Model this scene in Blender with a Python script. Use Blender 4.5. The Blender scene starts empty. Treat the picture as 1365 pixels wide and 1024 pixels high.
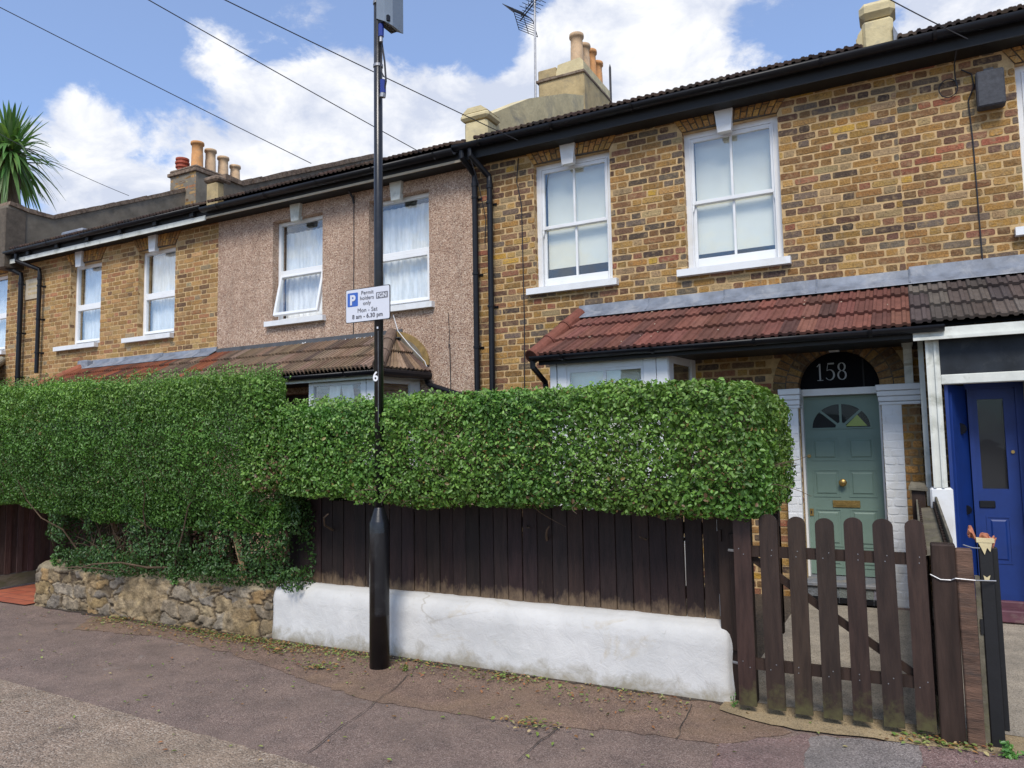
import bpy, math, random
import numpy as np
from mathutils import Vector, Matrix, noise as mnoise
R = math.radians
random.seed(7)
rng = np.random.default_rng(11)
SC = bpy.context.scene
COL = SC.collection

# ------------------------------------------------------------------ camera
cd = bpy.data.cameras.new('camera'); cam = bpy.data.objects.new('camera', cd); COL.objects.link(cam); SC.camera = cam
cd.sensor_width = 36; cd.lens = 36*1000/1365; cd.clip_start = .05; cd.clip_end = 600
yaw, pitch, roll = R(27.785), R(4.728), R(-.98)
fwd = Vector((-math.sin(yaw)*math.cos(pitch), math.cos(yaw)*math.cos(pitch), math.sin(pitch)))
r0 = Vector((math.cos(yaw), math.sin(yaw), 0)); u0 = r0.cross(fwd)
rt = r0*math.cos(roll)+u0*math.sin(roll); up = -r0*math.sin(roll)+u0*math.cos(roll)
mw = Matrix((rt, up, -fwd)).transposed().to_4x4(); mw.translation = (0, 0, 1.52)
cam.matrix_world = mw
SC.render.resolution_x = 1024; SC.render.resolution_y = 768

# ------------------------------------------------------------------ sky
SUN_AZ, SUN_EL = R(162), R(49)          # azimuth clockwise from +Y
w = bpy.data.worlds.new("World"); SC.world = w; w.use_nodes = True
nt = w.node_tree; nt.nodes.clear(); N = nt.nodes; L = nt.links
out = N.new('ShaderNodeOutputWorld'); bg = N.new('ShaderNodeBackground'); L.new(bg.outputs[0], out.inputs[0])
sky = N.new('ShaderNodeTexSky'); sky.sky_type = 'NISHITA'; sky.sun_disc = False
sky.sun_elevation = SUN_EL; sky.sun_rotation = SUN_AZ; sky.air_density = 1.0; sky.dust_density = .6; sky.ozone_density = 2.0
bg.inputs[1].default_value = .12
tc = N.new('ShaderNodeTexCoord')
def wmath(op, a, b=None, c=None, clamp=False):
    n = N.new('ShaderNodeMath'); n.operation = op; n.use_clamp = clamp
    for i, v in enumerate((a, b, c)):
        if v is None: continue
        if isinstance(v, (int, float)): n.inputs[i].default_value = v
        else: L.new(v, n.inputs[i])
    return n.outputs[0]
def wnoise(scale, det, rough, dist, off):
    m = N.new('ShaderNodeMapping'); m.inputs['Location'].default_value = off; m.inputs['Scale'].default_value = (1, 1, 1.7)
    L.new(tc.outputs['Generated'], m.inputs[0])
    n = N.new('ShaderNodeTexNoise'); n.inputs['Scale'].default_value = scale; n.inputs['Detail'].default_value = det
    n.inputs['Roughness'].default_value = rough; n.inputs['Distortion'].default_value = dist
    L.new(m.outputs[0], n.inputs['Vector']); return n.outputs['Fac']
def blob(d, rad, wgt):
    v = N.new('ShaderNodeVectorMath'); v.operation = 'DOT_PRODUCT'; L.new(tc.outputs['Generated'], v.inputs[0])
    v.inputs[1].default_value = Vector(d).normalized()
    m = N.new('ShaderNodeMapRange'); m.interpolation_type = 'SMOOTHSTEP'
    m.inputs[1].default_value = math.cos(R(rad)); m.inputs[2].default_value = 1
    m.inputs[3].default_value = 0; m.inputs[4].default_value = wgt
    L.new(v.outputs['Value'], m.inputs[0]); return m.outputs[0]
dens = wmath('MULTIPLY', wnoise(4.2, 9, .6, .25, (3.1, 1.2, .4)), 1.0)
dens = wmath('ADD', dens, wmath('MULTIPLY', wnoise(13, 8, .66, .4, (.3, 5, 2)), .42))
for bx,by,bz,br,bw in ((-0.466,0.772,0.433,17,0.3), (-0.622,0.649,0.438,10,0.2), (-0.240,0.851,0.468,13,0.3), (-0.140,0.876,0.462,8,0.12), (0.078,0.893,0.443,9,0.34), (-0.776,0.536,0.333,7,0.16), (-0.768,0.510,0.388,4.5,0.16), (-0.456,0.724,0.517,3,0.12), (-0.667,0.610,0.428,8,0.2), (-0.815,0.491,0.308,7,0.12), (-0.696,0.571,0.436,4,0.1), (-0.565,0.651,0.507,9,-0.3), (-0.423,0.739,0.524,7,-0.28), (-0.500,0.694,0.519,6,-0.2), (-0.705,0.538,0.462,10,-0.12), (-0.640,0.585,0.498,9,-0.18), (-0.377,0.766,0.520,6,-0.22), (-0.050,0.876,0.480,9,-0.36), (-0.785,0.445,0.431,14,-0.16), (-0.433,0.755,0.493,4,-0.1), (-0.731,0.570,0.376,5,-0.08), (-0.819,0.468,0.331,8,-0.05)):
    dens = wmath('ADD', dens, blob((bx,by,bz), br, bw))
cov = N.new('ShaderNodeMapRange'); cov.interpolation_type = 'SMOOTHSTEP'
cov.inputs[1].default_value = .685; cov.inputs[2].default_value = .84; L.new(dens, cov.inputs[0])
shade = N.new('ShaderNodeMapRange'); shade.inputs[1].default_value = .40; shade.inputs[2].default_value = .60
L.new(wnoise(7.5, 8, .6, .3, (7, 3, 9)), shade.inputs[0])
cc = N.new('ShaderNodeMix'); cc.data_type = 'RGBA'
cc.inputs[6].default_value = (4.5, 4.9, 5.9, 1); cc.inputs[7].default_value = (7.2, 7.25, 7.4, 1)
L.new(shade.outputs[0], cc.inputs[0])
sm = N.new('ShaderNodeMix'); sm.data_type = 'RGBA'; sm.blend_type = 'MULTIPLY'; sm.inputs[0].default_value = 1
sm.inputs[7].default_value = (.88, 1.12, 1.38, 1); L.new(sky.outputs[0], sm.inputs[6])
hz = N.new('ShaderNodeMix'); hz.data_type = 'RGBA'; hz.inputs[0].default_value = .24      # thin veil of high cloud
hz.inputs[7].default_value = (4.8, 5.5, 7.4, 1); L.new(sm.outputs[2], hz.inputs[6])
mx = N.new('ShaderNodeMix'); mx.data_type = 'RGBA'
L.new(cov.outputs[0], mx.inputs[0]); L.new(hz.outputs[2], mx.inputs[6]); L.new(cc.outputs[2], mx.inputs[7])
L.new(mx.outputs[2], bg.inputs[0])

# ------------------------------------------------------------------ sun (veiled by cloud: soft)
sd = bpy.data.lights.new('sun', 'SUN'); sd.energy = 2.75; sd.angle = R(20); sd.color = (1, .94, .85)
so = bpy.data.objects.new('sun', sd); COL.objects.link(so)
sdir = Vector((math.sin(SUN_AZ)*math.cos(SUN_EL), math.cos(SUN_AZ)*math.cos(SUN_EL), math.sin(SUN_EL)))
so.rotation_euler = sdir.to_track_quat('Z', 'Y').to_euler(); so.location = (0, -20, 30)
SC.view_settings.view_transform = 'Standard'; SC.view_settings.look = 'None'; SC.view_settings.gamma = 1
SC.view_settings.exposure = .30

# ------------------------------------------------------------------ materials
def new_mat(name):
    m = bpy.data.materials.new(name); m.use_nodes = True
    nt = m.node_tree; b = nt.nodes['Principled BSDF']
    return m, nt, b
def nz(nt, scale, det=5, rough=.55, vec=None, dist=0):
    n = nt.nodes.new('ShaderNodeTexNoise'); n.inputs['Scale'].default_value = scale; n.inputs['Detail'].default_value = det
    n.inputs['Roughness'].default_value = rough; n.inputs['Distortion'].default_value = dist
    if vec is not None: nt.links.new(vec, n.inputs['Vector'])
    return n.outputs['Fac']
def coords(nt, scale=(1, 1, 1)):
    t = nt.nodes.new('ShaderNodeTexCoord'); m = nt.nodes.new('ShaderNodeMapping'); m.inputs['Scale'].default_value = scale
    nt.links.new(t.outputs['Object'], m.inputs[0]); return m.outputs[0]
def ramp(nt, fac, stops):
    r = nt.nodes.new('ShaderNodeValToRGB'); e = r.color_ramp.elements
    while len(e) < len(stops): e.new(.5)
    for x, (p, c) in zip(e, stops): x.position = p; x.color = (c[0], c[1], c[2], 1)
    nt.links.new(fac, r.inputs[0]); return r.outputs[0]
def mixc(nt, fac, a, b, mode='MIX'):
    m = nt.nodes.new('ShaderNodeMix'); m.data_type = 'RGBA'; m.blend_type = mode
    for i, v in ((0, fac), (6, a), (7, b)):
        if isinstance(v, (int, float)): m.inputs[i].default_value = v
        elif isinstance(v, tuple): m.inputs[i].default_value = (v[0], v[1], v[2], 1)
        else: nt.links.new(v, m.inputs[i])
    return m.outputs[2]
def maprange(nt, v, a, b, c=0, d=1):
    m = nt.nodes.new('ShaderNodeMapRange'); nt.links.new(v, m.inputs[0])
    for i, x in enumerate((a, b, c, d)): m.inputs[i+1].default_value = x
    return m.outputs[0]
def bump(nt, b, h, strength, dist, prev=None):
    n = nt.nodes.new('ShaderNodeBump'); n.inputs['Strength'].default_value = strength; n.inputs['Distance'].default_value = dist
    nt.links.new(h, n.inputs['Height'])
    if prev is not None: nt.links.new(prev, n.inputs['Normal'])
    nt.links.new(n.outputs[0], b.inputs['Normal']); return n.outputs[0]
def attr(nt, name='Col'):
    a = nt.nodes.new('ShaderNodeAttribute'); a.attribute_name = name; return a.outputs['Color']

def M_plain(name, col, rough=.5, var=.12, vscale=6, bmp=.1, bscale=60, metal=0, dirt=None, dscale=3, scale=(1, 1, 1), spec=.5):
    m, nt, b = new_mat(name); v = coords(nt, scale)
    c2 = tuple(x*(1-var) for x in col); c3 = tuple(min(1, x*(1+var)) for x in col)
    c = ramp(nt, nz(nt, vscale, 6, .6, v), [(.3, c2), (.7, c3)])
    if dirt: c = mixc(nt, ramp(nt, nz(nt, dscale, 8, .65, v, .4), [(.52, (0, 0, 0)), (.72, (1, 1, 1))]), c, dirt)
    nt.links.new(c, b.inputs['Base Color']); b.inputs['Roughness'].default_value = rough; b.inputs['Metallic'].default_value = metal
    b.inputs['Specular IOR Level'].default_value = spec
    if bmp: bump(nt, b, nz(nt, bscale, 6, .6, v), bmp, .01)
    return m
def M_attr(name, rough=.85, fine=70, amt=.35, big=.9, bmp=.5, dist=.006, spec=.3, scale=(1, 1, 1), pits=True):
    """colour comes from each piece's own colour; noise gives it grain and weathering"""
    m, nt, b = new_mat(name); v = coords(nt, scale); c = attr(nt)
    g = nz(nt, fine, 6, .65, v)
    c = mixc(nt, 1.0, c, ramp(nt, g, [(.25, (1-amt,)*3), (.75, (1+amt*.6,)*3)]), 'MULTIPLY')
    g2 = nz(nt, 11, 5, .6, v); c = mixc(nt, 1.0, c, ramp(nt, g2, [(.3, (.78, .76, .74)), (.7, (1.15, 1.14, 1.1))]), 'MULTIPLY')
    g3 = nz(nt, big, 4, .55, v); c = mixc(nt, 1.0, c, ramp(nt, g3, [(.3, (.85, .83, .82)), (.7, (1.1, 1.1, 1.08))]), 'MULTIPLY')
    nt.links.new(c, b.inputs['Base Color']); b.inputs['Roughness'].default_value = rough; b.inputs['Specular IOR Level'].default_value = spec
    p = bump(nt, b, g, bmp, dist); bump(nt, b, g2, bmp*.8, dist*3, p)
    return m
MAT = {}
def M_brick():
    m, nt, b = new_mat('stock_brick'); v = coords(nt); c = attr(nt)
    g = nz(nt, 60, 7, .72, v); g2 = nz(nt, 17, 6, .65, v, .3); g3 = nz(nt, .9, 4, .55, v)
    c = mixc(nt, 1.0, c, ramp(nt, g, [(.28, (.45, .43, .42)), (.5, (1, 1, 1)), (.72, (1.5, 1.45, 1.4))]), 'MULTIPLY')
    c = mixc(nt, ramp(nt, g2, [(.50, (0, 0, 0)), (.66, (.62,)*3)]), c, (.33, .235, .13))
    c = mixc(nt, ramp(nt, nz(nt, 23, 6, .7, coords(nt, (1.1, 1, 1)), .5), [(.56, (0, 0, 0)), (.70, (.75,)*3)]), c, (.075, .052, .04))
    c = mixc(nt, 1.0, c, ramp(nt, g3, [(.3, (.82, .80, .78)), (.7, (1.12, 1.12, 1.1))]), 'MULTIPLY')
    c = mixc(nt, ramp(nt, nz(nt, 2.2, 8, .66, coords(nt, (1.6, 1, .45)), .6), [(.55, (0, 0, 0)), (.75, (.6,)*3)]), c, (.06, .045, .035))
    nt.links.new(c, b.inputs['Base Color']); b.inputs['Roughness'].default_value = .9; b.inputs['Specular IOR Level'].default_value = .25
    p = bump(nt, b, g, .8, .008); bump(nt, b, g2, .7, .02, p); return m
MAT['brick'] = M_brick()
MAT['mortar'] = M_plain('lime_mortar', (.50, .345, .175), .95, .25, 14, .6, 160, dirt=(.22, .15, .08), dscale=3)
MAT['mortar_dark'] = M_plain('old_mortar', (.30, .22, .12), .95, .3, 12, .6, 160, dirt=(.12, .085, .05), dscale=2)
MAT['mortar_grime'] = M_plain('grimy_mortar', (.10, .08, .06), .95, .3, 12, .6, 160)
MAT['tile'] = M_attr('roof_tile_surface', .8, 50, .28, 1.5, .35, .004)
MAT['stone'] = M_attr('rubble_stone', .95, 60, .45, 3, .8, .01)
MAT['white'] = M_plain('white_gloss_paint', (.70, .71, .72), .35, .05, 5, .05, 40, dirt=(.62, .61, .58), dscale=4)
MAT['upvc'] = M_plain('white_plastic', (.74, .75, .76), .3, .03, 3, .0)
MAT['offwhite'] = M_plain('grubby_white_paint', (.60, .61, .56), .55, .1, 7, .15, 50, dirt=(.32, .33, .28), dscale=5)
MAT['black'] = M_plain('black_plastic', (.006, .0065, .009), .4, .3, 9, .05, 60, spec=.3)
MAT['blackwood'] = M_plain('black_painted_wood', (.004, .004, .005), .6, .3, 9, .1, 60)
MAT['lead'] = M_plain('lead_flashing_metal', (.165, .185, .225), .55, .35, 7, .35, 14, dirt=(.31, .32, .34), dscale=4)
MAT['felt'] = M_plain('grey_flashing', (.075, .08, .09), .8, .25, 8, .3, 30)
MAT['cement'] = M_plain('grey_cement_render', (.17, .145, .11), .95, .25, 4, .5, 40, dirt=(.25, .21, .16), dscale=2.5)
MAT['cream'] = M_plain('cream_painted_render', (.56, .47, .27), .85, .18, 4, .6, 22, dirt=(.30, .27, .2), dscale=3)
MAT['creambrick'] = M_plain('sandy_render', (.38, .29, .15), .9, .25, 5, .6, 26, dirt=(.24, .2, .13), dscale=4)
MAT['coping'] = M_plain('old_brick_coping', (.17, .12, .085), .95, .5, 14, .8, 30, dirt=(.27, .22, .16), dscale=8)
MAT['pot_buff'] = M_plain('buff_clay', (.50, .34, .20), .8, .15, 9, .2, 50, dirt=(.3, .22, .15), dscale=5)
MAT['pot_orange'] = M_plain('orange_clay', (.52, .25, .09), .8, .15, 9, .2, 50, dirt=(.3, .2, .12), dscale=5)
MAT['pot_red'] = M_plain('red_clay', (.34, .07, .035), .7, .15, 9, .2, 50)
MAT['brownwood'] = M_plain('dark_stained_wood', (.034, .0205, .0155), .6, .4, 7, .35, 30, scale=(3, 3, .35), spec=.25)
MAT['steel'] = M_plain('galvanised_steel', (.3, .3, .31), .45, .2, 20, .1, 60, metal=.7)
MAT['cable'] = M_plain('cable_sheath', (.02, .02, .025), .6, .1, 5, 0)
MAT['green'] = M_plain('sage_green_paint', (.155, .225, .185), .5, .06, 5, .06, 40)
MAT['blue'] = M_plain('royal_blue_paint', (.003, .026, .16), .5, .12, 6, .06, 40)
MAT['teal'] = M_plain('teal_paint', (.02, .16, .26), .5, .1, 6, .05, 40)
MAT['brass'] = M_plain('aged_brass', (.42, .27, .09), .38, .25, 30, .1, 60, metal=.8)
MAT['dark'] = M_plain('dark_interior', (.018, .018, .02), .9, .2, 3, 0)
MAT['panel'] = M_plain('dark_painted_panel', (.014, .018, .024), .6, .5, 5, .05, 20, dirt=(.035, .04, .045), dscale=7, spec=.25)
MAT['blackglass'] = M_plain('black_fanlight_glass', (.003, .003, .005), .6, .1, 5, 0, spec=.08)
MAT['signplate'] = M_plain('sign_plate', (.60, .62, .68), .4, .03, 4, 0)
MAT['signblue'] = M_plain('sign_blue', (.035, .11, .42), .4, .1, 30, 0)
MAT['signgrey'] = M_plain('sign_grey', (.16, .165, .19), .5, .2, 90, 0)
MAT['signtext'] = M_plain('sign_black', (.09, .09, .11), .5, .3, 120, 0)
MAT['num'] = M_plain('pale_numeral', (.36, .39, .42), .5, .05, 4, 0)
MAT['postwhite'] = M_plain('white_numeral', (.75, .76, .78), .5, .03, 4, 0)
MAT['equip'] = M_plain('grey_equipment_case', (.17, .21, .26), .5, .1, 5, .05, 50)
MAT['alarm'] = M_plain('dark_grey_slate_box', (.045, .048, .058), .8, .3, 30, .25, 90)
MAT['rail_blue'] = M_plain('blue_connector', (.01, .03, .22), .4, .1, 5, 0)
MAT['terracotta'] = M_plain('broken_terracotta', (.42, .16, .09), .85, .3, 20, .6, 60)
MAT['redwood'] = M_plain('weathered_red_wood', (.10, .055, .036), .85, .6, 6, .6, 26, dirt=(.05, .035, .028), dscale=3, scale=(1, 1, 6))
MAT['greywood'] = M_plain('mossy_grey_wood', (.13, .115, .085), .9, .45, 9, .6, 40, dirt=(.09, .09, .03), dscale=4, scale=(1, .4, 1))
MAT['stepgrey'] = M_plain('grey_step_stone', (.15, .16, .18), .7, .25, 12, .3, 40, dirt=(.27, .23, .18), dscale=5)
MAT['steppurple'] = M_plain('purple_painted_step', (.10, .035, .05), .6, .3, 8, .2, 40, dirt=(.2, .15, .13), dscale=6)
MAT['twig'] = M_plain('twig_bark', (.10, .065, .04), .9, .4, 12, .5, 60)
MAT['trunk'] = M_plain('palm_bark', (.12, .08, .05), .95, .5, 10, .9, 30, scale=(1, 1, .3))
MAT['stainglass'] = M_plain('yellow_green_glass', (.30, .38, .07), .3, .1, 5, 0)
MAT['barkpale'] = M_plain('pale_bark', (.24, .15, .08), .9, .3, 9, .5, 40)
MAT['lampblack'] = M_plain('black_gloss_lamp_paint', (.008, .008, .010), .28, .3, 4, .06, 30, dirt=(.03, .03, .032), dscale=6)
MAT['mustard'] = M_plain('mustard_mortar', (.25, .165, .06), .9, .3, 12, .4, 40)
MAT['plaque'] = M_plain('weathered_stone_plaque', (.42, .36, .27), .9, .12, 8, .4, 40)

def M_glass(name='window_glass', refl=.09, fm=.8):
    m, nt, b = new_mat(name); nt.nodes.remove(b)
    o = nt.nodes['Material Output']; g = nt.nodes.new('ShaderNodeBsdfGlossy'); g.inputs['Roughness'].default_value = .015
    g.inputs['Color'].default_value = (.93, .97, 1, 1)
    t = nt.nodes.new('ShaderNodeBsdfTransparent'); t.inputs['Color'].default_value = (.97, .98, .98, 1)
    mx = nt.nodes.new('ShaderNodeMixShader'); f0 = nt.nodes.new('ShaderNodeLayerWeight'); f0.inputs[0].default_value = .5; f = nt.nodes.new('ShaderNodeMath'); f.operation = 'POWER'; nt.links.new(f0.outputs['Facing'], f.inputs[0]); f.inputs[1].default_value = 3.0
    n = nz(nt, 2.2, 2, .5, coords(nt)); bp = nt.nodes.new('ShaderNodeBump'); bp.inputs['Strength'].default_value = .05; bp.inputs['Distance'].default_value = .05
    nt.links.new(n, bp.inputs['Height']); nt.links.new(bp.outputs[0], g.inputs['Normal'])
    a = nt.nodes.new('ShaderNodeMath'); a.operation = 'MULTIPLY_ADD'; a.inputs[1].default_value = fm; a.inputs[2].default_value = refl
    nt.links.new(f.outputs[0], a.inputs[0]); nt.links.new(a.outputs[0], mx.inputs[0])
    nt.links.new(t.outputs[0], mx.inputs[1]); nt.links.new(g.outputs[0], mx.inputs[2]); nt.links.new(mx.outputs[0], o.inputs[0])
    return m
MAT['glass'] = M_glass(); MAT['glassdark'] = M_glass('dim_door_glass', .012, .1); MAT['glassbright'] = M_glass('bright_window_glass', .13)
MAT['blind'] = M_plain('pale_roller_blind', (.78, .77, .66), .9, .05, 3, 0)
MAT['curtain'] = M_plain('net_curtain', (.86, .86, .83), .9, .2, 22, 0, scale=(1, 1, .15))
MAT['slats'] = M_plain('wooden_blind', (.26, .17, .11), .7, .3, 4, 0, scale=(1, 1, 20))

def M_pebbledash():
    m, nt, b = new_mat('pebbledash'); v = coords(nt)
    vo = nt.nodes.new('ShaderNodeTexVoronoi'); vo.inputs['Scale'].default_value = 95; nt.links.new(v, vo.inputs['Vector'])
    sp = nt.nodes.new('ShaderNodeSeparateColor'); nt.links.new(vo.outputs['Color'], sp.inputs[0])
    c = ramp(nt, sp.outputs[0], [(0, (.15, .09, .07)), (.14, (.27, .165, .12)), (.35, (.42, .285, .205)), (.75, (.49, .36, .27)), (1, (.68, .56, .45))])
    c = mixc(nt, 1.0, c, ramp(nt, nz(nt, 1.1, 5, .6, v), [(.3, (.84, .8, .78)), (.7, (1.1, 1.1, 1.1))]), 'MULTIPLY')
    c = mixc(nt, 1.0, c, ramp(nt, nz(nt, 9, 4, .6, v), [(.3, (.88, .87, .86)), (.7, (1.1, 1.1, 1.1))]), 'MULTIPLY')
    c = mixc(nt, ramp(nt, nz(nt, 2.0, 8, .68, coords(nt, (2.2, 1, .35)), .5), [(.5, (0, 0, 0)), (.78, (.55,)*3)]), c, (.17, .12, .09))
    nt.links.new(c, b.inputs['Base Color']); b.inputs['Roughness'].default_value = .9; b.inputs['Specular IOR Level'].default_value = .3
    bump(nt, b, vo.outputs['Distance'], .7, -.01); return m
MAT['pebble'] = M_pebbledash()

def M_asphalt(name, base, agg, scale=140, wear=(.2, .16, .12), wearamt=.5, bmp=.5, stain=None):
    m, nt, b = new_mat(name); v = coords(nt)
    vo = nt.nodes.new('ShaderNodeTexVoronoi'); vo.inputs['Scale'].default_value = scale; nt.links.new(v, vo.inputs['Vector'])
    sp = nt.nodes.new('ShaderNodeSeparateColor'); nt.links.new(vo.outputs['Color'], sp.inputs[0])
    dk = tuple(x*.45 for x in base)
    c = ramp(nt, sp.outputs[1], [(0, dk), (.35, base), (.75, tuple(x*1.25 for x in base)), (1, agg)])
    f = ramp(nt, nz(nt, 1.3, 8, .62, v, .5), [(.42, (0, 0, 0)), (.7, (wearamt,)*3)])
    c = mixc(nt, f, c, wear)
    c = mixc(nt, 1.0, c, ramp(nt, nz(nt, 3.7, 7, .65, v), [(.3, (.72, .72, .72)), (.7, (1.22, 1.2, 1.18))]), 'MULTIPLY')
    if stain: c = mixc(nt, ramp(nt, nz(nt, 5.3, 7, .6, v, .8), [(.64, (0, 0, 0)), (.74, (.7,)*3)]), c, stain)
    nt.links.new(c, b.inputs['Base Color']); b.inputs['Roughness'].default_value = .85
    h = nz(nt, scale*.6, 4, .7, v); p = bump(nt, b, vo.outputs['Distance'], bmp, -.006); bump(nt, b, h, bmp, .006, p)
    return m
MAT['asphalt'] = M_asphalt('pavement_asphalt', (.170, .118, .098), (.33, .26, .22), 190, (.21, .15, .118), .7, stain=(.28, .24, .21))
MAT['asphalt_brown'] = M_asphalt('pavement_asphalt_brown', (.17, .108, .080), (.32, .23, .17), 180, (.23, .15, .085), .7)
MAT['asphalt_red'] = M_asphalt('pavement_asphalt_red', (.175, .11, .10), (.32, .24, .22), 170, (.2, .15, .13), .5)
MAT['asphalt_grey'] = M_asphalt('pavement_patch_grey', (.185, .160, .150), (.34, .31, .29), 170, (.18, .16, .14), .5)
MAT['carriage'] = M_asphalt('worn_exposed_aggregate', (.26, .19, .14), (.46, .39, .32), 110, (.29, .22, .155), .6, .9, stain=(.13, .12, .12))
MAT['sand'] = M_asphalt('sandy_concrete', (.30, .225, .125), (.38, .31, .2), 200, (.23, .17, .10), .6, .25)
MAT['pathconc'] = M_asphalt('path_concrete', (.30, .26, .205), (.4, .36, .3), 180, (.19, .17, .14), .6, .25)
MAT['soil'] = M_asphalt('garden_soil', (.05, .037, .027), (.12, .09, .06), 90, (.07, .05, .035), .5, .8)
def M_redtiles():
    m, nt, b = new_mat('red_path_tiles'); v = coords(nt)
    br = nt.nodes.new('ShaderNodeTexBrick'); br.inputs['Scale'].default_value = 1; nt.links.new(v, br.inputs['Vector'])
    br.inputs['Brick Width'].default_value = .23; br.inputs['Row Height'].default_value = .15; br.inputs['Mortar Size'].default_value = .005
    br.inputs['Color1'].default_value = (.36, .09, .045, 1); br.inputs['Color2'].default_value = (.42, .12, .06, 1); br.inputs['Mortar'].default_value = (.12, .05, .04, 1)
    c = mixc(nt, 1.0, br.outputs[0], ramp(nt, nz(nt, 6, 6, .6, v), [(.3, (.8, .8, .8)), (.7, (1.1, 1.1, 1.1))]), 'MULTIPLY')
    nt.links.new(c, b.inputs['Base Color']); b.inputs['Roughness'].default_value = .7; return m
MAT['redtiles'] = M_redtiles()

def M_leaf(name, rough=.42, trans=.25):
    m, nt, b = new_mat(name); c = attr(nt); v = coords(nt)
    c = mixc(nt, 1.0, c, ramp(nt, nz(nt, 2.3, 3, .5, v), [(.3, (.85, .88, .8)), (.7, (1.12, 1.1, 1.05))]), 'MULTIPLY')
    nt.links.new(c, b.inputs['Base Color']); b.inputs['Roughness'].default_value = rough; b.inputs['Specular IOR Level'].default_value = .45
    o = nt.nodes['Material Output']; t = nt.nodes.new('ShaderNodeBsdfTranslucent')
    c2 = mixc(nt, 1.0, c, (1.1, 1.35, .6), 'MULTIPLY'); nt.links.new(c2, t.inputs[0])
    mx = nt.nodes.new('ShaderNodeMixShader'); mx.inputs[0].default_value = trans
    nt.links.new(b.outputs[0], mx.inputs[1]); nt.links.new(t.outputs[0], mx.inputs[2]); nt.links.new(mx.outputs[0], o.inputs[0])
    return m
MAT['leaf'] = M_leaf('hedge_leaf'); MAT['litter'] = M_leaf('fallen_leaf', .6, .1)

def M_board():      # dark stained fence boards: the stain worn off in a ragged band along the foot of the boards
    m, nt, b = new_mat('stained_fence_boards'); v = coords(nt, (4, 4, .5)); v1 = coords(nt); c = attr(nt)
    c = mixc(nt, 1.0, c, ramp(nt, nz(nt, 9, 7, .65, v), [(.3, (.55, .52, .52)), (.7, (1.4, 1.4, 1.35))]), 'MULTIPLY')
    sep = nt.nodes.new('ShaderNodeSeparateXYZ'); nt.links.new(v1, sep.inputs[0])
    a = attr(nt, 'Wear')
    s2 = nt.nodes.new('ShaderNodeSeparateColor'); nt.links.new(a, s2.inputs[0])
    ad = nt.nodes.new('ShaderNodeMath'); ad.operation = 'MULTIPLY_ADD'; ad.inputs[1].default_value = 1.0
    nn = nz(nt, 16, 7, .7, coords(nt, (1, 1, .45))); nt.links.new(s2.outputs[0], ad.inputs[0]); nt.links.new(nn, ad.inputs[2])
    f = ramp(nt, ad.outputs[0], [(.70, (0, 0, 0)), (.95, (1, 1, 1))])
    sub = mixc(nt, nz(nt, 30, 4, .6, v), (.10, .065, .038), (.24, .17, .105))
    f2 = mixc(nt, .25, f, (0, 0, 0), 'MIX')
    c = mixc(nt, f2, c, sub)
    nt.links.new(c, b.inputs['Base Color']); b.inputs['Roughness'].default_value = .6; b.inputs['Specular IOR Level'].default_value = .3
    bump(nt, b, nz(nt, 40, 6, .65, v), .35, .008); return m
MAT['board'] = M_board()
def M_gate():
    m, nt, b = new_mat('gate_stain'); c = attr(nt); c = mixc(nt, 1.0, c, ramp(nt, nz(nt, 9, 7, .65, coords(nt, (4, 4, .5))), [(.3, (.6, .58, .58)), (.7, (1.35, 1.35, 1.3))]), 'MULTIPLY')
    a = attr(nt, 'Wear'); s2 = nt.nodes.new('ShaderNodeSeparateColor'); nt.links.new(a, s2.inputs[0]); ad = nt.nodes.new('ShaderNodeMath'); ad.operation = 'ADD'
    nt.links.new(s2.outputs[0], ad.inputs[0]); nt.links.new(nz(nt, 14, 7, .7, coords(nt)), ad.inputs[1])
    c = mixc(nt, ramp(nt, ad.outputs[0], [(.68, (0, 0, 0)), (.95, (.8,)*3)]), c, (.085, .08, .032))
    sc = ramp(nt, nz(nt, 30, 5, .7, coords(nt, (1, 1, .35))), [(.735, (0, 0, 0)), (.76, (.6,)*3)]); c = mixc(nt, sc, c, (.16, .12, .09))
    nt.links.new(c, b.inputs['Base Color']); b.inputs['Roughness'].default_value = .5; b.inputs['Specular IOR Level'].default_value = .35; bump(nt, b, nz(nt, 30, 6, .65, coords(nt, (4, 4, .5))), .3, .006); return m
MAT['gatewood'] = M_gate(); MAT['leftboards'] = M_attr('weathered_fence_boards', .85, 30, .35, 2, .5, .006, scale=(3, 3, .4))
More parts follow.
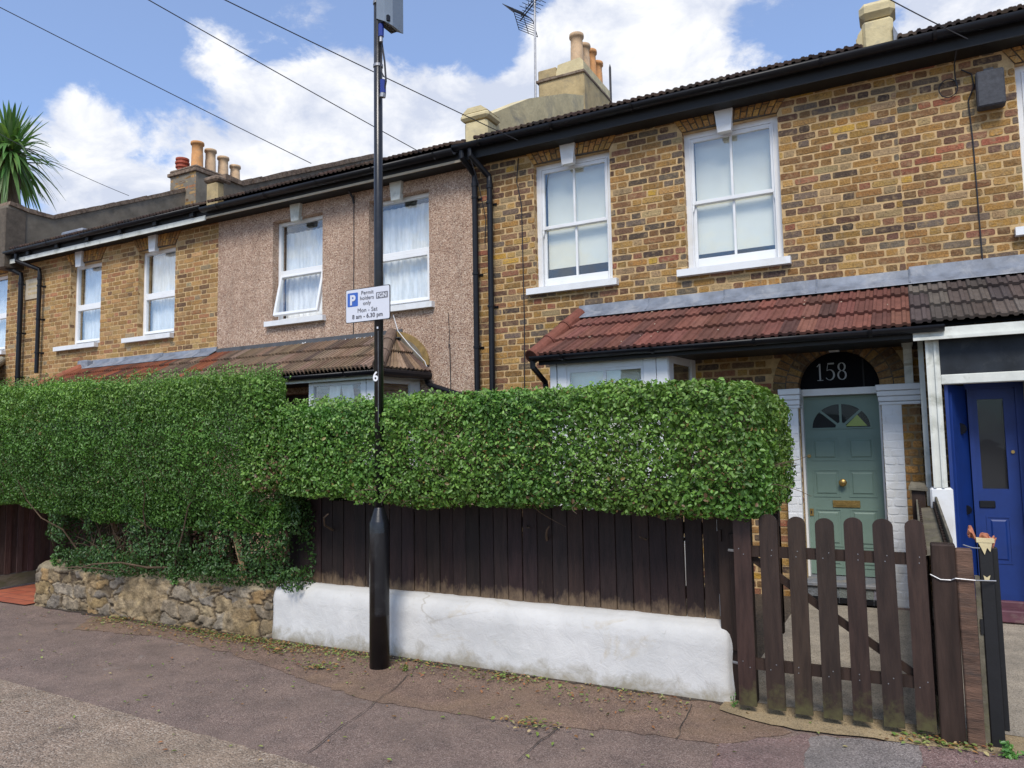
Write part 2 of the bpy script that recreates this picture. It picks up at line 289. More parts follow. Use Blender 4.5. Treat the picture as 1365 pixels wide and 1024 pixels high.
def M_whitewall():
    m, nt, b = new_mat('whitewashed_render'); v = coords(nt)
    c = ramp(nt, nz(nt, 3, 5, .6, v), [(.3, (.50, .495, .485)), (.7, (.62, .61, .595))])
    s = nz(nt, 2.1, 9, .72, coords(nt, (1, 1, 1.6)), .6)
    c = mixc(nt, ramp(nt, s, [(.585, (0, 0, 0)), (.70, (.75,)*3)]), c, (.46, .40, .30))
    vo = nt.nodes.new('ShaderNodeTexVoronoi'); vo.feature = 'DISTANCE_TO_EDGE'; vo.inputs['Scale'].default_value = 1.1
    wv = mixc(nt, .18, v, nt.nodes.new('ShaderNodeTexNoise').outputs['Color'])
    nt.links.new(wv, vo.inputs['Vector'])
    cr = ramp(nt, vo.outputs['Distance'], [(0, (1, 1, 1)), (.012, (0, 0, 0))])
    gate = ramp(nt, nz(nt, 1.7, 3, .5, v), [(.57, (0, 0, 0)), (.66, (.55,)*3)])
    c = mixc(nt, mixc(nt, 1.0, cr, gate, 'MULTIPLY'), c, (.30, .26, .20))
    sx_ = nt.nodes.new('ShaderNodeSeparateXYZ'); nt.links.new(v, sx_.inputs[0]); hb = nt.nodes.new('ShaderNodeMath'); hb.operation = 'MULTIPLY_ADD'; hb.inputs[1].default_value = -2.6
    nt.links.new(sx_.outputs[2], hb.inputs[0]); nt.links.new(nz(nt, 7, 9, .7, v, .5), hb.inputs[2])
    c = mixc(nt, ramp(nt, hb.outputs[0], [(.22, (0, 0, 0)), (.52, (.9,)*3)]), c, (.27, .235, .17))
    c = mixc(nt, ramp(nt, nz(nt, 22, 8, .75, v, 1.2), [(.62, (0, 0, 0)), (.70, (.6,)*3)]), c, (.33, .31, .27))
    nt.links.new(c, b.inputs['Base Color']); b.inputs['Roughness'].default_value = .75
    p = bump(nt, b, nz(nt, 11, 9, .72, v, .9), .38, .02); bump(nt, b, nz(nt, 120, 4, .6, v), .25, .004, p); return m
MAT['whitewall'] = M_whitewall()

# ------------------------------------------------------------------ helpers
def link(me, name, parent=None, loc=None):
    o = bpy.data.objects.new(name, me); COL.objects.link(o)
    if parent: o.parent = parent
    if loc: o.location = loc
    return o
def tag(o, label, cat, group=None, kind=None):
    if label: o['label'] = label
    if cat: o['category'] = cat
    if group: o['group'] = group
    if kind: o['kind'] = kind
    return o
def empty(name, loc, label, cat, group=None):
    o = bpy.data.objects.new(name, None); COL.objects.link(o); o.location = loc; o.empty_display_size = .2
    return tag(o, label, cat, group)
class MB:
    def __init__(s): s.v = []; s.f = []; s.c = []; s.w = []; s.col = (1, 1, 1); s.wear = 0
    def add(s, vs, fs, col=None, wear=None):
        k = len(s.v); s.v += [tuple(p) for p in vs]; s.f += [tuple(i+k for i in f) for f in fs]
        s.c += [col or s.col]*len(vs); s.w += (wear if wear is not None else [0]*len(vs)); return s
    def box(s, x0, x1, y0, y1, z0, z1, col=None, bev=0):
        if bev:
            b = min(bev, (x1-x0)*.4, (y1-y0)*.4, (z1-z0)*.4); vs = []
            for z, k in ((z0, b), (z0+b, 0), (z1-b, 0), (z1, b)):
                for (x, y) in ((x0+k+b*(k == 0), y0+k), (x1-k-b*(k == 0), y0+k), (x1-k, y0+k+b*(k == 0)), (x1-k, y1-k-b*(k == 0)),
                               (x1-k-b*(k == 0), y1-k), (x0+k+b*(k == 0), y1-k), (x0+k, y1-k-b*(k == 0)), (x0+k, y0+k+b*(k == 0))):
                    vs.append((x, y, z))
            fs = [(7, 6, 5, 4, 3, 2, 1, 0), tuple(24+i for i in range(8))]
            for r in range(3):
                for i in range(8):
                    j = (i+1) % 8; fs.append((r*8+i, r*8+j, r*8+8+j, r*8+8+i))
            return s.add(vs, fs, col)
        vs = [(x0, y0, z0), (x1, y0, z0), (x1, y1, z0), (x0, y1, z0), (x0, y0, z1), (x1, y0, z1), (x1, y1, z1), (x0, y1, z1)]
        return s.add(vs, [(3, 2, 1, 0), (4, 5, 6, 7), (0, 1, 5, 4), (1, 2, 6, 5), (2, 3, 7, 6), (3, 0, 4, 7)], col)
    def prism(s, poly, y0, y1, col=None, axis='y'):
        """poly = (a,b) list; extruded along axis"""
        n = len(poly)
        if axis == 'y': a = [(p[0], y0, p[1]) for p in poly]; b = [(p[0], y1, p[1]) for p in poly]
        elif axis == 'x': a = [(y0, p[0], p[1]) for p in poly]; b = [(y1, p[0], p[1]) for p in poly]
        else: a = [(p[0], p[1], y0) for p in poly]; b = [(p[0], p[1], y1) for p in poly]
        return s.add(a+b, [tuple(range(n)), tuple(reversed(range(n, 2*n)))]+[(i, i+n, (i+1) % n+n, (i+1) % n) for i in range(n)], col)
    def tube(s, pts, r, n=8, col=None, caps=True, r2=None):
        pts = [Vector(p) for p in pts]; m = len(pts); vs = []; fs = []
        rs = r if isinstance(r, (list, tuple)) else [r+(((r2 if r2 is not None else r)-r)*i/(m-1)) for i in range(m)]
        ref = None
        for i, p in enumerate(pts):
            d = (pts[min(i+1, m-1)]-pts[max(i-1, 0)]).normalized()
            if ref is None: ref = d.orthogonal().normalized()
            ref = (ref-d*ref.dot(d)).normalized() if (ref-d*ref.dot(d)).length > 1e-4 else d.orthogonal().normalized()
            b = d.cross(ref)
            for k in range(n):
                a = 2*math.pi*k/n; vs.append(p+(ref*math.cos(a)+b*math.sin(a))*rs[i])
        for i in range(m-1):
            for k in range(n): fs.append((i*n+k, i*n+(k+1) % n, (i+1)*n+(k+1) % n, (i+1)*n+k))
        if caps: fs += [tuple(reversed(range(n))), tuple(range((m-1)*n, m*n))]
        return s.add(vs, fs, col)
    def lathe(s, c, prof, n=20, col=None):
        vs = []; fs = []; m = len(prof)
        for r, z in prof:
            for k in range(n): a = 2*math.pi*k/n; vs.append((c[0]+r*math.cos(a), c[1]+r*math.sin(a), c[2]+z))
        for i in range(m-1):
            for k in range(n): fs.append((i*n+k, i*n+(k+1) % n, (i+1)*n+(k+1) % n, (i+1)*n+k))
        fs += [tuple(reversed(range(n))), tuple(range((m-1)*n, m*n))]
        return s.add(vs, fs, col)
    def build(s, name, mat, parent=None, smooth=False, label=None):
        me = bpy.data.meshes.new(name); me.from_pydata(s.v, [], s.f); me.update()
        ca = me.color_attributes.new('Col', 'FLOAT_COLOR', 'POINT')
        ca.data.foreach_set('color', np.hstack([np.array(s.c, 'f'), np.ones((len(s.c), 1), 'f')]).ravel())
        if any(s.w):
            wa = me.color_attributes.new('Wear', 'FLOAT_COLOR', 'POINT'); a = np.array(s.w, 'f')
            wa.data.foreach_set('color', np.stack([a, a, a, a*0+1], 1).ravel())
        me.materials.append(MAT[mat])
        if smooth: me.polygons.foreach_set('use_smooth', [True]*len(me.polygons))
        o = link(me, name, None)
        if parent:
            px = parent.location
            par = parent
            off = Vector((0, 0, 0))
            while par: off += par.location; par = par.parent
            me.transform(Matrix.Translation(-off)); o.parent = parent
        if label: o['label'] = label
        return o
def jit(c, a): k = 1+random.uniform(-a, a); return tuple(max(0, x*k*(1+random.uniform(-a*.3, a*.3))) for x in c)

PAL_D = [((.32, .18, .058), 7), ((.25, .138, .050), 7), ((.19, .102, .048), 6), ((.135, .076, .050), 6), ((.38, .23, .082), 4), ((.14, .108, .082), 5),
         ((.23, .112, .066), 4), ((.27, .10, .06), 1), ((.44, .27, .055), 1), ((.085, .06, .048), 3), ((.31, .22, .12), 3)]
PAL_B = [((.37, .225, .09), 8), ((.31, .18, .07), 7), ((.26, .145, .06), 4), ((.42, .265, .12), 4), ((.17, .10, .055), 2), ((.33, .16, .08), 3), ((.28, .22, .14), 1)]
PAL_O = [((.44, .235, .07), 6), ((.36, .19, .065), 4), ((.28, .15, .06), 2)]
PAL_R = [((.27, .155, .065), 5), ((.20, .12, .055), 5), ((.13, .08, .045), 3), ((.34, .20, .08), 2)]
def pick(pal):
    t = random.uniform(0, sum(wt for _, wt in pal))
    for c, wt in pal:
        t -= wt
        if t <= 0: return jit(c, .18)
    return pal[0][0]
def brick_block(mb, o, u, n, w_, a0, a1, z0, z1, col, proud=.0, depth=.012):
    """one brick face: corners knocked off and slightly out of true; u along, n outward"""
    j = lambda: random.uniform(-.0034, .0034)
    k = random.uniform(.004, .012)
    pts = [(a0+k+j(), z0+j()), (a1-k+j(), z0+j()), (a1+j(), z0+k+j()), (a1+j(), z1-k+j()), (a1-k+j(), z1+j()), (a0+k+j(), z1+j()), (a0+j(), z1-k+j()), (a0+j(), z0+k+j())]
    ca, cz = (a0+a1)/2, (z0+z1)/2; pr = proud+random.uniform(-.002, .002); e = .0035
    fr = [o+u*(a+(ca-a)*e/max(.02, abs(ca-a)+1e-6)*(abs(ca-a) > .01))+w_*(z+(cz-z)*.08)+n*(pr+random.uniform(-.001, .001)) for a, z in pts]
    bk = [o+u*a+w_*z+n*(pr-depth) for a, z in pts]
    mb.add(fr+bk, [tuple(range(8))]+[(i, i+8, (i+1) % 8+8, (i+1) % 8) for i in range(8)], col)
CH = .0755; PAIR = .354
def brickwork(mb, o, u, n, a0, a1, z0, z1, holes=(), pal=PAL_D, skip=None, topdark=None):
    o = Vector(o); u = Vector(u); n = Vector(n); wz = Vector((0, 0, 1))
    r0 = int(math.floor(z0/CH)); r1 = int(math.ceil(z1/CH))
    for r in range(r0, r1):
        zb, zt = max(r*CH+.0065, z0), min((r+1)*CH-.0065, z1)
        if zt-zb < .02: continue
        a = math.floor(a0/PAIR)*PAIR-PAIR+(0 if r % 2 else PAIR*.5)+((r*7919) % 13-6)*.003
        segs = []
        while a < a1:
            segs.append((a, a+.2375)); segs.append((a+.2375, a+PAIR)); a += PAIR
        for s0, s1 in segs:
            s0 += .0065+random.uniform(-.003, .003); s1 -= .0065+random.uniform(-.003, .003)
            s0, s1 = max(s0, a0), min(s1, a1)
            parts = [(s0, s1, zb, zt)]
            for hx0, hx1, hz0, hz1 in holes:
                nw = []
                for q0, q1, b0, b1 in parts:
                    if q1 <= hx0 or q0 >= hx1 or b1 <= hz0 or b0 >= hz1: nw.append((q0, q1, b0, b1)); continue
                    if b0 < hz0-.015: nw.append((q0, q1, b0, hz0)); continue
                    if b1 > hz1+.015: nw.append((q0, q1, hz1, b1)); continue
                    if q0 < hx0-.015: nw.append((q0, hx0, b0, b1))
                    if q1 > hx1+.015: nw.append((hx1, q1, b0, b1))
                parts = nw
            for q0, q1, b0, b1 in parts:
                if q1-q0 < .02: continue
                if skip and skip((q0+q1)/2, (b0+b1)/2): continue
                c = pick(pal)
                brick_block(mb, o, u, n, wz, q0, q1, b0, b1, c)
def wall_cells(mb, x0, x1, y0, y1, z0, z1, holes):
    xs = sorted({x0, x1, *[h[0] for h in holes], *[h[1] for h in holes]}); zs = sorted({z0, z1, *[h[2] for h in holes], *[h[3] for h in holes]})
    xs = [x for x in xs if x0 <= x <= x1]; zs = [z for z in zs if z0 <= z <= z1]
    for i in range(len(xs)-1):
        run = None
        for j in range(len(zs)-1):
            cx, cz = (xs[i]+xs[i+1])/2, (zs[j]+zs[j+1])/2
            hole = any(h[0] < cx < h[1] and h[2] < cz < h[3] for h in holes)
            if hole:
                if run is not None: mb.box(xs[i], xs[i+1], y0, y1, run, zs[j]); run = None
            elif run is None: run = zs[j]
        if run is not None: mb.box(xs[i], xs[i+1], y0, y1, run, zs[-1])

F = 7.85            # facade plane
def flat_arch(mb, bk,  x0, x1, z0, h=.205, pal=PAL_O):
    """fan of bricks on end over a window"""
    n = int(round((x1-x0+.16)/.073)); cx = (x0+x1)/2
    W0 = x1-x0; W1 = W0+.26
    for i in range(n):
        for (ta, tb) in ((0, .48), (.53, 1)) if i % 2 else ((0, .30), (.35, 1)):
            t0, t1 = i/n, (i+1)/n; q = []
            for t, hh in ((t0, ta), (t1, ta), (t1, tb), (t0, tb)):
                wd = W0+(W1-W0)*hh; g = .007/wd
                tt = t+(g if t == t0 else -g)
                q.append((cx+(tt-.5)*wd, z0+h*hh+.02*math.sin(math.pi*t)))
            c = pick(pal); y = F-.013-random.uniform(0, .003)
            mb.add([(a, y, b) for a, b in q]+[(a, F+.01, b) for a, b in q], [(0, 1, 2, 3), (0, 4, 5, 1), (1, 5, 6, 2), (2, 6, 7, 3), (3, 7, 4, 0)], c)
    q = [(cx-W0/2, z0), (cx+W0/2, z0), (cx+W1/2, z0+h+.02), (cx-W1/2, z0+h+.02)]
    bk.prism(q, F-.003, F+.02)

HG = 'terraced houses of the row'
def house(label, x0, x1):
    return empty('terraced_house', ((x0+x1)/2, F, 0), label, 'house', HG)

def keystone(par, cx, z0, z1, wb=.14, wt=.20, mat='white', y=F):
    m = MB(); b = .0
    m.prism([(cx-wb/2, z0), (cx+wb/2, z0), (cx+wt/2, z1), (cx-wt/2, z1)], y-.055, y+.02)
    return m.build('keystone', mat, par)

def gutter_run(par, x0, x1, y=7.54, z=5.16, r=.062, clips=True, name='gutter', mat='black'):
    m = MB(); n = 10; vs = []; fs = []
    for x in (x0, x1):
        for rr in (r, r-.006):
            for k in range(n+1):
                a = math.pi+math.pi*k/n; vs.append((x, y+rr*math.cos(a), z+rr*math.sin(a)))
    k = n+1
    for i in range(n):
        fs.append((i, i+1, 2*k+i+1, 2*k+i)); fs.append((k+i+1, k+i, 3*k+i, 3*k+i+1))
        fs.append((i+1, i, k+i, k+i+1)); fs.append((2*k+i, 2*k+i+1, 3*k+i+1, 3*k+i))
    fs += [(0, 2*k, 3*k, k), (n, k+n, 3*k+n, 2*k+n)]
    m.add(vs, fs)
    x = x0+.35
    while clips and x < x1-.1:
        m.add([(x+dx, y+(r+.006)*math.cos(math.pi+math.pi*i/8), z+(r+.006)*math.sin(math.pi+math.pi*i/8)) for dx in (0, .03) for i in range(9)],
              [(i, i+1, i+10, i+9) for i in range(8)]); x += .95
    return m.build(name, mat, par, smooth=True)

def tiles(par, A, B, C, D, gauge, wid, pal, name='roof', mat='tile', thick=.028, clipfn=None, label=None, jitter=.0015, rib=False):
    """interlocking tiles on the slope A-B (eave) to D-C (top). each tile: flat pan and a raised lip"""
    A, B, C, D = map(Vector, (A, B, C, D)); m = MB()
    n = (B-A).cross(D-A).normalized()
    if n.z < 0: n = -n
    up_ = ((D+C)/2-(A+B)/2); nr = max(1, round(up_.length/gauge))
    Lr = (B-A).length; nc = max(1, round(Lr/wid))
    prof = [(0, .0), (.06, .016), (.20, .017), (.27, .002), (.55, .0), (.62, .014), (.78, .014), (.85, .0), (1, .0)]
    if rib: prof = [(0, .0), (.09, .036), (.33, .038), (.42, .002), (.52, .0), (.59, .034), (.82, .036), (.92, .002), (1, .0)]
    for r in range(nr):
        t0, t1 = r/nr, (r+1.12)/nr
        for c in range(nc):
            u0_, u1_ = c/nc, (c+1)/nc
            col = pick(pal(r, (c+.5)/nc)) if callable(pal) else pick(pal)
            tz = random.uniform(0, jitter*2); sl = random.uniform(-.004, .004)
            vs = []
            for t, lift in ((t0, thick*1.15), (t1, 0)):
                for q, h in prof:
                    uu = u0_+(u1_-u0_)*q
                    base = (A+(B-A)*uu)*(1-t)+(D+(C-D)*uu)*t
                    vs.append(base+n*(lift+h*1.0+tz)+up_.normalized()*sl)
            if clipfn and not clipfn((vs[4]+vs[len(prof)+4])/2): continue
            k = len(prof)
            low = [v-n*thick for v in vs[:k]]
            fs = [(i, i+1, k+i+1, k+i) for i in range(k-1)]+[(2*k+i, 2*k+i+1, i+1, i) for i in range(k-1)]
            fs += [(0, k, 2*k), (k-1, 3*k-1, 2*k-1)]
            m.add(vs+low, fs, col)
    return m.build(name, mat, par, label=label)

def downpipe(par, pts, r=.036, clips=(), mat='black'):
    m = MB(); m.tube(pts, r, 12)
    for z in clips:
        x, y = pts[-1][0], pts[-1][1]
        m.lathe((x, y, z), [(r, 0), (r+.008, .004), (r+.008, .03), (r, .034)], 12); m.box(x-.012, x+.012, y, F, z+.008, z+.026)
        m.box(x-.055, x+.055, F-.012, F-.003, z+.004, z+.03)
    if len(pts) > 3:
        q = Vector(pts[3]); m.lathe((q.x, q.y, q.z-.10), [(r+.001, 0), (r+.007, .004), (r+.007, .05), (r+.001, .054)], 12)
    return m.build('downpipe', mat, par, smooth=False)

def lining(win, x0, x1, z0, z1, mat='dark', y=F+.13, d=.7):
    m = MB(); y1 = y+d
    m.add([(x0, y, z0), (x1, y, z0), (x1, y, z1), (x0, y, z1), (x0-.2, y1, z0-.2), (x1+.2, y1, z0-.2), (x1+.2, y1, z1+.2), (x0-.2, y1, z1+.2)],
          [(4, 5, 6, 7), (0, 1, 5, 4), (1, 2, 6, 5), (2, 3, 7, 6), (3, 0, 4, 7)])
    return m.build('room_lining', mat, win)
def sheet(win, name, mat, x0, x1, z0, z1, y, folds=0, amp=.0):
    m = MB(); n = max(1, folds*6)
    vs = [(x0+(x1-x0)*i/n, y+amp*math.sin(2*math.pi*folds*i/n+math.sin(i*.7)), z) for z in (z0, z1) for i in range(n+1)]
    m.add(vs, [(i, i+1, n+2+i, n+1+i) for i in range(n)])
    return m.build(name, mat, win, smooth=True)
def sill(win, x0, x1, z0, z1, y0=F-.075):
    m = MB(); m.prism([(y0, z0), (y0, z1-.012), (F+.1, z1), (F+.1, z0)], x0, x1, axis='x'); return m.build('sill', 'white', win)

def sash_window(par, x0, x1, z0, z1, blind_to, label):
    """white timber sliding sash, two panes over two, sliding sash horns"""
    w_ = MB(); y = F+.085; fo = .055
    for a, b, c, d in ((x0, x0+fo, z0, z1), (x1-fo, x1, z0, z1), (x0+fo, x1-fo, z1-fo, z1), (x0+fo, x1-fo, z0, z0+.03)): w_.box(a, b, y, y+.10, c, d)
    w_.box(x0+fo, x0+fo+.012, y-.012, y+.02, z0, z1-fo); w_.box(x1-fo-.012, x1-fo, y-.012, y+.02, z0, z1-fo)
    win = w_.build('sash_window', 'white', par, label=label)
    zm = z0+(z1-z0)*.487; ix0, ix1 = x0+fo, x1-fo; cx = (x0+x1)/2
    for nm, za, zb, yy, rb, rtp in (('upper_sash', zm-.015, z1-fo, y+.008, .04, .045), ('lower_sash', z0+.03, zm+.022, y+.045, .105, .035)):
        s = MB()
        s.box(ix0, ix0+.042, yy, yy+.035, za, zb, bev=.004); s.box(ix1-.042, ix1, yy, yy+.035, za, zb, bev=.004)
        s.box(ix0+.042, ix1-.042, yy, yy+.035, za, za+rb, bev=.004); s.box(ix0+.042, ix1-.042, yy, yy+.035, zb-rtp, zb, bev=.004)
        s.box(cx-.012, cx+.012, yy+.003, yy+.03, za+rb, zb-rtp)
        if nm == 'upper_sash':
            for hx in (ix0, ix1-.03): s.prism([(hx, za), (hx+.03, za), (hx+.026, za-.05), (hx+.015, za-.075), (hx+.004, za-.05)], yy+.002, yy+.03)
        s.build(nm, 'white', win)
        g = MB(); g.box(ix0+.04, ix1-.04, yy+.016, yy+.020, za+rb-.002, zb-rtp+.002); g.build('pane', 'glass', win)
    sheet(win, 'roller_blind', 'blind', ix0+.03, ix1-.03, blind_to, z1-fo, y+.13)
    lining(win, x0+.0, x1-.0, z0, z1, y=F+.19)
    sill(win, x0-.09, x1+.07, z0-.075, z0+.01)
    return win

def upvc_window(par, x0, x1, z0, z1, label, tilt=0, curtain='curtain', cz=None, sx=(.09, .07), gl='glass'):
    y = F+.11; fo = .05; w_ = MB(); zm = z0+(z1-z0)*.49; fo2 = .045
    for a, b, c, d in ((x0, x0+fo, z0, z1), (x1-fo, x1, z0, z1), (x0+fo, x1-fo, z1-fo, z1), (x0+fo, x1-fo, z0, z0+fo), (x0+fo, x1-fo, zm-.03, zm+.03)): w_.box(a, b, y, y+.06, c, d, bev=.006)
    win = w_.build('casement_window', 'upvc', par, label=label)
    a, b = x0+fo, x1-fo
    g = MB(); g.box(a-.004, b+.004, y+.028, y+.034, zm+.028, z1-fo+.004); g.build('pane', gl, win)
    s = MB(); zb, zt = z0+fo+.004, zm-.034
    for q in ((a+.004, a+fo2, zb, zt), (b-fo2, b-.004, zb, zt), (a+fo2, b-fo2, zb, zb+fo2), (a+fo2, b-fo2, zt-fo2, zt)): s.box(q[0], q[1], y-.018, y+.035, q[2], q[3], bev=.005)
    g = MB(); g.box(a+fo2-.004, b-fo2+.004, y+.012, y+.018, zb+fo2-.004, zt-fo2+.004)
    if tilt:
        T = Matrix.Translation((0, y, zt)) @ Matrix.Rotation(R(-tilt), 4, 'X') @ Matrix.Translation((0, -y, -zt))
        for q in (s, g): q.v = [tuple(T @ Vector(p)) for p in q.v]
    s.build('opening_light', 'upvc', win); g.build('pane', gl, win)
    sheet(win, 'curtain', curtain, x0+.02, x1-.02, z0+.02, z1-.04 if cz is None else cz, y+.14, 9, .012)
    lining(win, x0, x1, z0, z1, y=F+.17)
    sill(win, x0-sx[0], x1+sx[1], z0-.075, z0+.01)
    return win

def parapet(par, x0, x1, prof, z0, mat='cement', cop='coping', name='party_wall', pier=None):
    """party wall rising through the roof. prof = (y, z) points of its top"""
    m = MB(); poly = [(prof[0][0], z0)]+list(prof)+[(prof[-1][0], z0)]
    m.prism(poly, x0, x1, axis='x'); o = m.build(name, mat, par)
    c = MB()
    if cop:
        random.seed(int(abs(x0)*100))
        for (ya, za), (yb, zb) in zip(prof[:-1], prof[1:]):
            Ls = math.hypot(yb-ya, zb-za); nn = max(1, int(Ls/.115)); ty, tz = (yb-ya)/Ls, (zb-za)/Ls
            for i in range(nn):
                s0, s1 = Ls*i/nn+.004, Ls*(i+1)/nn-.004; hh = .075+random.uniform(-.008, .01); ov = .03+random.uniform(-.008, .008)
                q = [(ya+ty*s0, za+tz*s0), (ya+ty*s1, za+tz*s1), (ya+ty*s1-tz*hh, za+tz*s1+ty*hh), (ya+ty*s0-tz*hh, za+tz*s0+ty*hh)]
                c.prism(q, x0-ov, x1+ov, axis='x')
        c.build('coping', cop, o)
    return o

def pot(par, x, y, z, h, r, mat):
    m = MB(); m.lathe((x, y, z), [(r*1.08, -.03), (r*1.05, 0), (r*.98, .02), (r*.93, h*.55), (r*.9, h*.56), (r*.9, h-.07), (r*1.1, h-.06), (r*1.12, h-.03), (r*1.08, h), (r*.85, h), (r*.8, h-.12)], 20)
    return m.build('chimney_pot', mat, par, smooth=True)

# ================================================================== ground
def ground_sheet(name, pts, z, mat, jag=0, kind='structure', label=None):
    p2 = []
    for i in range(len(pts)):
        a, b = Vector(pts[i]), Vector(pts[(i+1) % len(pts)]); n = max(1, int((b-a).length/.06)) if jag else 1
        if (b-a).length > 8: n = 1
        for k in range(n):
            q = a+(b-a)*k/n
            if jag: q = q+Vector((random.uniform(-jag, jag), random.uniform(-jag, jag)))
            p2.append((q.x, q.y, z))
    m = MB(); m.add(p2, [tuple(range(len(p2)))]); o = m.build(name, mat); o['kind'] = kind
    return o
random.seed(3)
ground_sheet('pavement', [(-150, -150), (150, -150), (150, 150), (-150, 150)], 0, 'asphalt')
ground_sheet('garden_ground', [(-4.6, 4.72), (-1.0, 4.72), (-1.0, 8.05), (-4.6, 8.05)], .014, 'soil')
ground_sheet('garden_ground', [(-7.9, 4.72), (-4.65, 4.72), (-4.65, 8.05), (-7.9, 8.05)], .014, 'soil')
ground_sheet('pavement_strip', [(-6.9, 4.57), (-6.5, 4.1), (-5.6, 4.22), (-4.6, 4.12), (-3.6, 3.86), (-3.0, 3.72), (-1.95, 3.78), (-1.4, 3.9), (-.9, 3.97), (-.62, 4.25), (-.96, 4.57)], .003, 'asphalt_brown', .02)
ground_sheet('pavement_patch', [(-.92, 3.95), (-.55, 4.27), (-.46, 4.12), (-.42, 3.2), (-.9, 3.2)], .005, 'asphalt_red', .02)
ground_sheet('pavement_patch', [(-.54, 4.25), (-.3, 4.3), (-.02, 4.38), (.0, 4.05), (-.05, 3.2), (-.44, 3.2)], .007, 'asphalt_grey', .02)
ground_sheet('pavement_patch', [(-.03, 4.36), (.45, 4.56), (2.5, 4.6), (2.5, 3.2), (-.03, 3.2)], .009, 'asphalt_red', .012)
ground_sheet('doorstep_sill', [(-1.04, 4.42), (-0.851, 4.335), (-0.614, 4.292), (-0.242, 4.334), (0.008, 4.337), (0.199, 4.358), (0.400, 4.405), (2.2, 4.4), (2.2, 5.2), (-1.04, 5.2)], .011, 'sand', .008)
ground_sheet('garden_path', [(-1.0, 4.62), (.05, 4.62), (.05, 7.6), (-1.0, 7.6)], .014, 'pathconc')
ground_sheet('garden_path', [(.1, 4.66), (3, 4.66), (3, 8), (.1, 8)], .014, 'pathconc')
ground_sheet('garden_path', [(-9.1, 4.5), (-7.95, 4.5), (-7.95, 7.8), (-9.1, 7.8)], .014, 'redtiles')
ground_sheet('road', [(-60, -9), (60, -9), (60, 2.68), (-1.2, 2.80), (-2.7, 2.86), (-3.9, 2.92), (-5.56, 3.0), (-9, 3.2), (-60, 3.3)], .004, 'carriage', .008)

ground_sheet('dirt_strip', [(-7.95, 4.60), (-7.6, 4.52), (-6.4, 4.50), (-5.4, 4.47), (-4.7, 4.44), (-4.0, 4.50), (-3.2, 4.49), (-2.4, 4.53), (-1.0, 4.53), (-1.0, 4.60)], .006, 'soil', .022)
# joints and cracks in the pavement
def crack(pts, wd, col='soil', name='pavement_joint', z=.0115):
    m = MB(); vs = []
    P = []
    for a, b in zip(pts[:-1], pts[1:]):
        a, b = Vector(a), Vector(b); n = max(2, int((b-a).length/.07))
        for k in range(n): P.append(a+(b-a)*k/n+Vector((random.uniform(-.01, .01), random.uniform(-.01, .01))))
    P.append(Vector(pts[-1]))
    for i, p in enumerate(P):
        d = (P[min(i+1, len(P)-1)]-P[max(i-1, 0)]).normalized(); nn = Vector((-d.y, d.x)); ww = wd*random.uniform(.4, 1)
        vs += [(p.x+nn.x*ww, p.y+nn.y*ww, z), (p.x-nn.x*ww, p.y-nn.y*ww, z)]
    m.add(vs, [(2*i, 2*i+1, 2*i+3, 2*i+2) for i in range(len(P)-1)]); o = m.build(name, col); o['kind'] = 'structure'
crack([(-7.6, 3.7), (-6.12, 4.56)], .0035)
crack([(-3.12, 4.5), (-2.95, 3.9), (-2.75, 2.95)], .0035)
crack([(-1.76, 3.8), (-1.75, 3.3)], .0035)
crack([(-1.2, 4.45), (-1.14, 3.9)], .003)

# ================================================================== houses
def eave_boards(par, x0, x1, fascia='blackwood', soffit='blackwood', z=5.0, trim=None, tz=(-.012, .018)):
    m = MB(); m.box(x0, x1, 7.615, 7.637, z, z+.17); m.build('fascia_board', fascia, par)
    m = MB(); m.box(x0, x1, 7.64, F+.02, z+.004, z+.02); m.build('soffit', soffit, par)
    if trim: m = MB(); m.box(x0, x1, 7.60, 7.613, z+tz[0], z+tz[1]); m.build('trim_strip', trim, par)
def main_roof(par, x0, x1, pal, name='roof'):
    o = tiles(par, (x0, 7.56, 5.20), (x1, 7.56, 5.20), (x1, 11.6, 7.08), (x0, 11.6, 7.08), .31, .155, pal, name=name)
    m = MB(); m.add([(x0, 7.62, 5.19), (x1, 7.62, 5.19), (x1, 11.6, 7.05), (x0, 11.6, 7.05), (x0, 15.6, 5.2), (x1, 15.6, 5.2)], [(0, 1, 2, 3), (3, 2, 5, 4)]); m.build('roof_deck', 'felt', o)
    m = MB(); m.box(x0, x1, 15.3, 15.5, 0, 5.2); m.build('rear_wall', 'mortar', par)
PT_BROWN = [((.075, .05, .042), 5), ((.10, .065, .05), 4), ((.055, .042, .04), 3), ((.13, .095, .075), 1)]
PT_RED = [((.165, .066, .052), 6), ((.13, .055, .045), 4), ((.195, .08, .062), 3), ((.10, .05, .045), 1)]
PT_DARK = [((.085, .066, .062), 5), ((.065, .053, .052), 4), ((.12, .10, .09), 2)]
PT_BUFF = [((.24, .165, .115), 5), ((.19, .13, .09), 5), ((.13, .09, .07), 3), ((.28, .20, .15), 2)]
PT_ORNG = [((.30, .10, .05), 5), ((.24, .085, .048), 4), ((.17, .07, .045), 3), ((.12, .06, .045), 1)]

